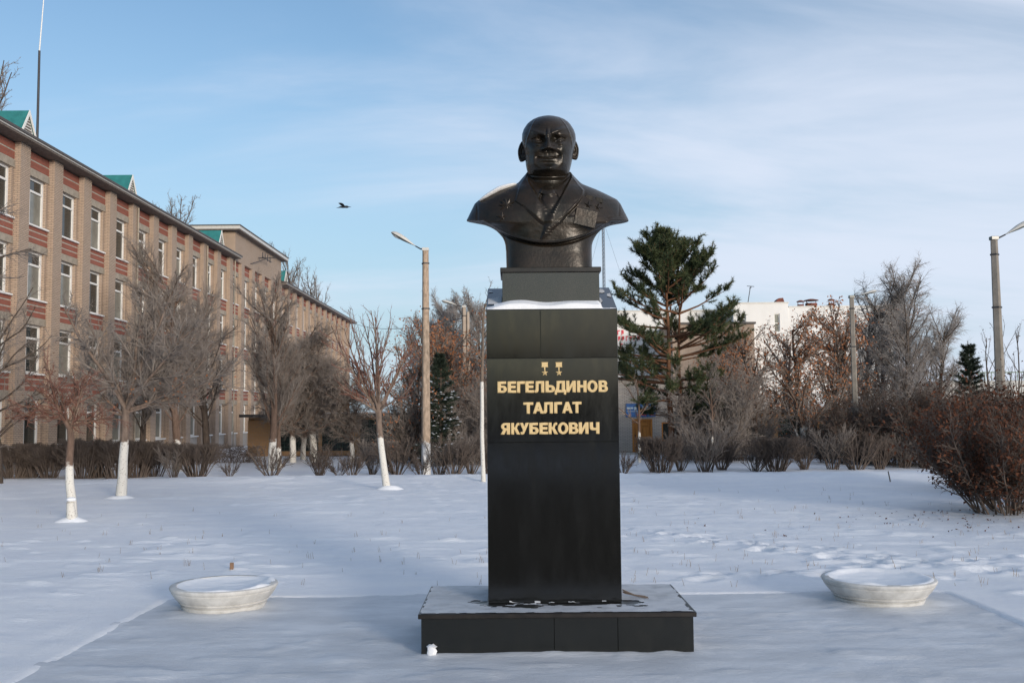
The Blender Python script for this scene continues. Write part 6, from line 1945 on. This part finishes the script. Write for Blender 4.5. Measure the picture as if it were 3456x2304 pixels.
# clipped: stems dense below a level top
m_c1 = shrub_meshes(104, 60, 1.75, .50, merged(SH, kids=[2.7, 2.4, 1.4, 0], start=[.30, .1, .1, 0], ang=[38, 46, 45, 40]), clip=lambda x_, y_, z_: z_ > 1.42 + .05 * math.sin(x_ * 9 + y_ * 5) or x_ * x_ + y_ * y_ > 1.05, stem='twig_dark', twig='twig_dark', foot=.40, r=.016)
m_c2 = shrub_meshes(105, 60, 1.7, .62, merged(SH, kids=[2.7, 2.4, 1.4, 0], start=[.35, .1, .1, 0], ang=[38, 46, 45, 40]), clip=lambda x_, y_, z_: z_ > 1.36 + .05 * math.sin(x_ * 8 + y_ * 4), stem='twig_dark', twig='twig_dark', foot=.34, r=.018)
GS = 'bare shrubs in the hedge row along the lawn'
SHR = [
    # px, py of foot, mesh, scale, rz, label
    (40, 1622, m_c2, 1.0, .1, 'clipped flat-topped shrub at the left end of the hedge row'),
    (105, 1620, m_c1, .95, .9, 'clipped flat-topped shrub left of the crooked tree\'s trunk'),
    (160, 1622, m_c2, .92, 2.1, 'clipped shrub just left of the crooked whitewashed trunk'),
    (270, 1625, m_c1, 1.08, 3.0, 'big dark clipped shrub between the two whitewashed front trees'),
    (330, 1620, m_c2, 1.05, 4.2, 'dark clipped shrub left of the arching tree\'s trunk'),
    (390, 1622, m_c1, 1.04, 5.1, 'dark clipped shrub directly behind the arching tree\'s trunk'),
    (455, 1618, m_c2, 1.04, .4, 'dark clipped shrub just right of the arching tree\'s trunk'),
    (510, 1614, m_c1, .97, 1.2, 'clipped shrub at the right end of the dark clipped run'),
    (578, 1624, m_s2, .78, 2.2, 'narrow dark shrub left of the dense tree\'s whitewashed foot'),
    (658, 1621, m_c2, .98, 3.3, 'clipped shrub just right of the dense tree\'s whitewashed foot'),
    (770, 1612, m_s3, .55, 4.0, 'sparse low shrub in the gap right of the clipped hedge'),
    (912, 1620, m_s3, 1.05, .7, 'wide spreading dark shrub in front of the many-limbed tree'),
    (1075, 1618, m_s1, .82, 1.9, 'open bare shrub before the gallery\'s first dark window'),
    (1140, 1616, m_s3, .58, 2.9, 'small forked shrub between the open shrub and the vase-shaped tree'),
    (1185, 1618, m_s1, .68, 3.9, 'small open shrub left of the vase-shaped tree'),
    (1255, 1606, m_s2, .9, 4.9, 'dark upright shrub just left of the leaning whitewashed trunk'),
    (1335, 1614, m_s1, 1.0, .3, 'dense dark shrub just right of the leaning whitewashed trunk'),
    (1420, 1618, m_s3, .72, 1.4, 'low bent shrub at the foot of the tall lamp post'),
    (1480, 1612, m_s2, .95, 2.5, 'dark shrub right of the lamp post\'s whitewashed foot'),
    (1530, 1615, m_s1, .98, 3.6, 'dark shrub under the snowy spruce'),
    (1590, 1608, m_s2, 1.05, 4.6, 'dense dark shrub left of the slim whitewashed trunk'),
    (1660, 1606, m_s1, 1.05, 5.6, 'shrub mostly hidden by the black pillar'),
    (2105, 1606, m_s3, .8, .5, 'low brown shrub just right of the black pillar'),
    (2232, 1602, m_c1, 1.0, 1.6, 'rounded brown shrub below the entrance window'),
    (2300, 1598, m_s2, .95, 4.4, 'upright shrub in front of the pine trunk'),
    (2385, 1600, m_s2, 1.25, 2.6, 'tall thick-stemmed shrub right of the pine trunk'),
    (2440, 1594, m_s1, .9, 3.8, 'thin shrub right of the thick-stemmed one'),
    (2555, 1598, m_s3, .95, 4.8, 'forked shrub at the left of the rounded clipped pair'),
    (2625, 1598, m_c2, 1.0, 5.8, 'broad rounded shrub with many stems under the orange trees'),
    (2720, 1592, m_s1, .8, .8, 'thin shrub in front of the barred gallery window'),
    (2815, 1592, m_s2, 1.1, 2.0, 'tall grey shrub left of the black forked one'),
    (2895, 1592, m_s3, 1.35, 3.2, 'black forked shrub in front of the right shrub belt'),
    (2975, 1588, m_s1, .95, 4.3, 'thin shrub right of the black forked one'),
    (3060, 1584, m_s2, .9, 5.3, 'thin shrub left of the aslant stick\'s background'),
    (3130, 1584, m_s1, .9, .2, 'low shrub half hidden by the rust-leaved bush'),
]
SHR[33] = (3060, 1584, m_s2, .9, 5.3, 'thin low shrub right of the slanting dark stick')
for (px, py, m_, s2, rz, lab) in SHR:
    x, y = gnd(px, py)
    plant('hedge_shrub', lab, 'shrub', m_, x, y + .2, rz, s2, GS)

# low clipped hedges further back: twig masses boxed by the shears
def hedge(label, x0, x1, y, dep_, h, seed, twig='twig_dark', dens=230):
    rng = random.Random(seed)
    segs = []
    n = int((x1 - x0) * dens)
    for i in range(n):
        px = rng.uniform(0, x1 - x0); py = rng.uniform(-dep_ / 2, dep_ / 2); z = 0 if rng.random() < .3 else rng.uniform(.2, h * .9)
        d = [rng.gauss(0, .5), rng.gauss(0, .5), 1 if z == 0 else rng.uniform(-.1, 1)]
        p = (px, py, z - .03)
        for j in range(4):
            d = [d[0] + rng.gauss(0, .35), d[1] + rng.gauss(0, .35), d[2] + rng.gauss(0, .2)]
            m_ = math.sqrt(sum(c * c for c in d)); st = .17
            q = tuple(p[c] + d[c] / m_ * st for c in range(3))
            if q[2] > h + .04 * math.sin(q[0] * 3) or abs(q[1]) > dep_ / 2 + .08 or q[2] < -.05: break
            segs.append((*p, *q, .009 - .001 * j, .008 - .001 * j)); p = q
    V, F = tubes_np(segs, 3)
    zg = gz((x0 + x1) / 2, y)
    T = thing('clipped_hedge', label, 'hedge', (x0, y, zg))
    o = link_mesh('hedge_twigs', mesh_np('hedge_twigs', V, F, mat=M[twig]), T)
    return T


hedge('low clipped brown hedge along the foot of the right-hand gallery', 8.6, 17.5, 50.0, .9, 1.05, 121, 'twig')
hedge('low clipped dark hedge along the foot of the left-hand gallery', -8.0, -1.2, 52.0, .9, 1.0, 122, 'twig_dark')
hedge('low dark hedge by the entrance corner of the brick building', -17.2, -13.0, 51.0, .8, .9, 123, 'twig_dark')

# tall belt of dark shrubs on the right
BG = merged(SH, n=[8, 6, 2, 3], nlast=1, kids=[2.1, 1.8, 2.4, 0], start=[.10, .1, .1, 0], ratio=[.42, .5, .5, .5], ang=[40, 40, 40, 40], up=[.02, .05, .03, 0], rmin=.007, last=3, leaf_from=2)
m_b1 = shrub_meshes(131, 22, 3.1, .50, BG, stem='twig_dark', twig='twig_dark', foot=.8, r=.026, leaves=('leaf_dark', .03, 1, .045, .04))
m_b2 = shrub_meshes(132, 22, 3.0, .60, BG, stem='twig_dark', twig='twig_dark', foot=.8, r=.026, leaves=('leaf_dark', .07, 1, .045, .04))
GBT = 'tall dark shrubs in the belt at the right'
for i, (px, Y, pyt, m_, lab) in enumerate((
        (2790, 45, 1400, m_b1, 'tall dark shrub at the left end of the right shrub belt'), (2870, 44, 1340, m_b2, 'tall dark shrub behind the black forked shrub'),
        (2950, 45, 1320, m_b1, 'tall dark shrub below the birches, left part of the belt'), (3020, 43, 1310, m_b2, 'tall dark shrub below the tallest birch'),
        (3095, 44, 1295, m_b1, 'tall dark shrub in the middle of the belt, left of the small spruce'), (3165, 42, 1300, m_b2, 'tall dark shrub just left of the small spruce'),
        (3240, 43, 1300, m_b1, 'tall dark shrub right under the small spruce'), (3310, 42, 1300, m_b2, 'tall dark shrub just left of the right-edge lamp post'),
        (3380, 41, 1305, m_b1, 'tall dark shrub just right of the right-edge lamp post'), (3450, 42, 1310, m_b2, 'tall dark shrub at the right end of the belt'),
        (2910, 50, 1360, m_b1, 'dark shrub in the back row of the belt under the birches'), (3200, 49, 1330, m_b2, 'dark shrub in the back row of the belt behind the spruce'),
        (2990, 51, 1345, m_b2, 'dark shrub in the back row of the belt, in front of the birch stems'), (3060, 50, 1330, m_b1, 'dark shrub in the back row of the belt, left of the short birch'))):
    zt_ = at(px, pyt, Y)[2]
    plant('tall_shrub', lab, 'shrub', m_, at(px, 1380, Y)[0], Y, i * 1.1, zt_ / 4.1, GBT)
# greyer undergrowth before the left gallery and behind the spruce
m_g1 = shrub_meshes(133, 20, 2.6, .5, merged(BG, kids=[1.9, 1.7, 2.3, 0]), stem='twig_dark', twig='twig', foot=.7, r=.02)
for i, (px, Y, pyt, lab) in enumerate(((1380, 48, 1330, 'tall grey undergrowth shrub left of the lamp post'), (1440, 52, 1340, 'tall grey undergrowth shrub behind the lamp post'), (1560, 50, 1330, 'tall grey undergrowth shrub right of the spruce'), (1605, 46, 1310, 'tall grey undergrowth shrub left of the slim trunk'), (1690, 48, 1320, 'tall grey undergrowth shrub behind the pillar'),
                                      (2400, 46, 1260, 'tall grey shrub right under the pine'), (2460, 50, 1290, 'tall grey shrub beside the pine\'s right branches'), (2520, 48, 1350, 'tall grey shrub before the barred gallery'), (2350, 49, 1330, 'tall grey shrub behind the pine trunk'))):
    plant('tall_shrub', lab, 'shrub', m_g1, at(px, 1380, Y)[0], Y, i * 1.7, at(px, pyt, Y)[2] / 3.0, 'tall grey undergrowth shrubs')

# rust-leaved bush at the right edge
RB = dict(n=[9, 6, 4, 3], wob=[.06, .12, .16, .2], up=[-.006, .03, .02, 0], kids=[2.5, 2.0, 1.0, 0], start=[.12, .1, .1, 0], ang=[36, 42, 44, 40], ratio=[.36, .5, .5, .5], short=[.3, .3, .2, 0], rr=[.5, .6, .7, .7], rend=[.4, .5, .6, .6], rmin=.004, last=2, nlast=2, leaf_from=1)
m_r = shrub_meshes(141, 56, 2.45, .95, RB, stem='twig_dark', twig='twig_dark', foot=.75, r=.021, leaves=('leaf_rust', .26, 1, .046, .035))
m_rd = shrub_meshes(142, 44, 2.7, .8, RB, stem='twig_dark', twig='twig_dark', foot=.75, r=.021, leaves=('leaf_dark', .28, 1, .046, .035))
x, y = gnd(3405, 1742)
plant('rust_bush', 'large bush full of rust-brown leaves at the right edge of the lawn', 'shrub', m_r, x, y, .6, 1.0)
plant('rust_bush', 'dark brown-leaved bush behind the large rust-leaved one', 'shrub', m_rd, x + 3.0, y + 6.5, 2.0, 1.0)
plant('rust_bush', 'brown-leaved bush at the very right edge beyond the rust-leaved one', 'shrub', m_rd, x + 2.6, y + 1.4, 3.6, 1.0)

# ---- ground litter: dry stalks and fallen leaves
rng = random.Random(151)
segs = []
for i in range(260):
    if i % 3:
        px, py = rng.uniform(2120, 3456), rng.uniform(1650, 1985)
    else:
        px, py = rng.uniform(0, 1640), rng.uniform(1740, 1985)
    x, y = gnd(px, py)
    if PX0 - .1 < x < PX1 + .1 and y < PY1 + .1: continue
    zg = gz(x, y)
    for j in range(rng.choice((1, 1, 2, 3))):
        a_ = rng.uniform(0, 6.28); h_ = rng.uniform(.03, .12)
        bx, by = x + rng.gauss(0, .03), y + rng.gauss(0, .03)
        segs.append((bx, by, zg - .02, bx + .3 * h_ * math.cos(a_), by + .3 * h_ * math.sin(a_), zg + h_, .0035, .002))
V, F = tubes_np(segs, 3)
tag(link_mesh('dry_grass', mesh_np('dry_grass', V, F, mat=M['grass'])), 'dry grass stalks poking through the snow of the lawn', kind='stuff')
tips = []
for i in range(90):
    px, py = rng.gauss(3230, 170), 1745 + abs(rng.gauss(0, 32)) - 10
    x, y = gnd(min(px, 3500), py)
    tips.append((x, y, gz(x, y) + .015))
for i in range(14):
    x, y = gnd(rng.uniform(2300, 3000), rng.uniform(1720, 1830)); tips.append((x, y, gz(x, y) + .015))
V, F = leaves_np(tips, rng, 1, .030, .006, 0)
tag(link_mesh('fallen_leaves', mesh_np('fallen_leaves', V, F, mat=M['leaf_dark'])), 'fallen brown leaves scattered on the snow round the rust-leaved bush', kind='stuff')
print('POLYS', sum(len(me.polygons) for me in bpy.data.meshes), 'plant faces', NSEG[0], 'pine tips', ntips)
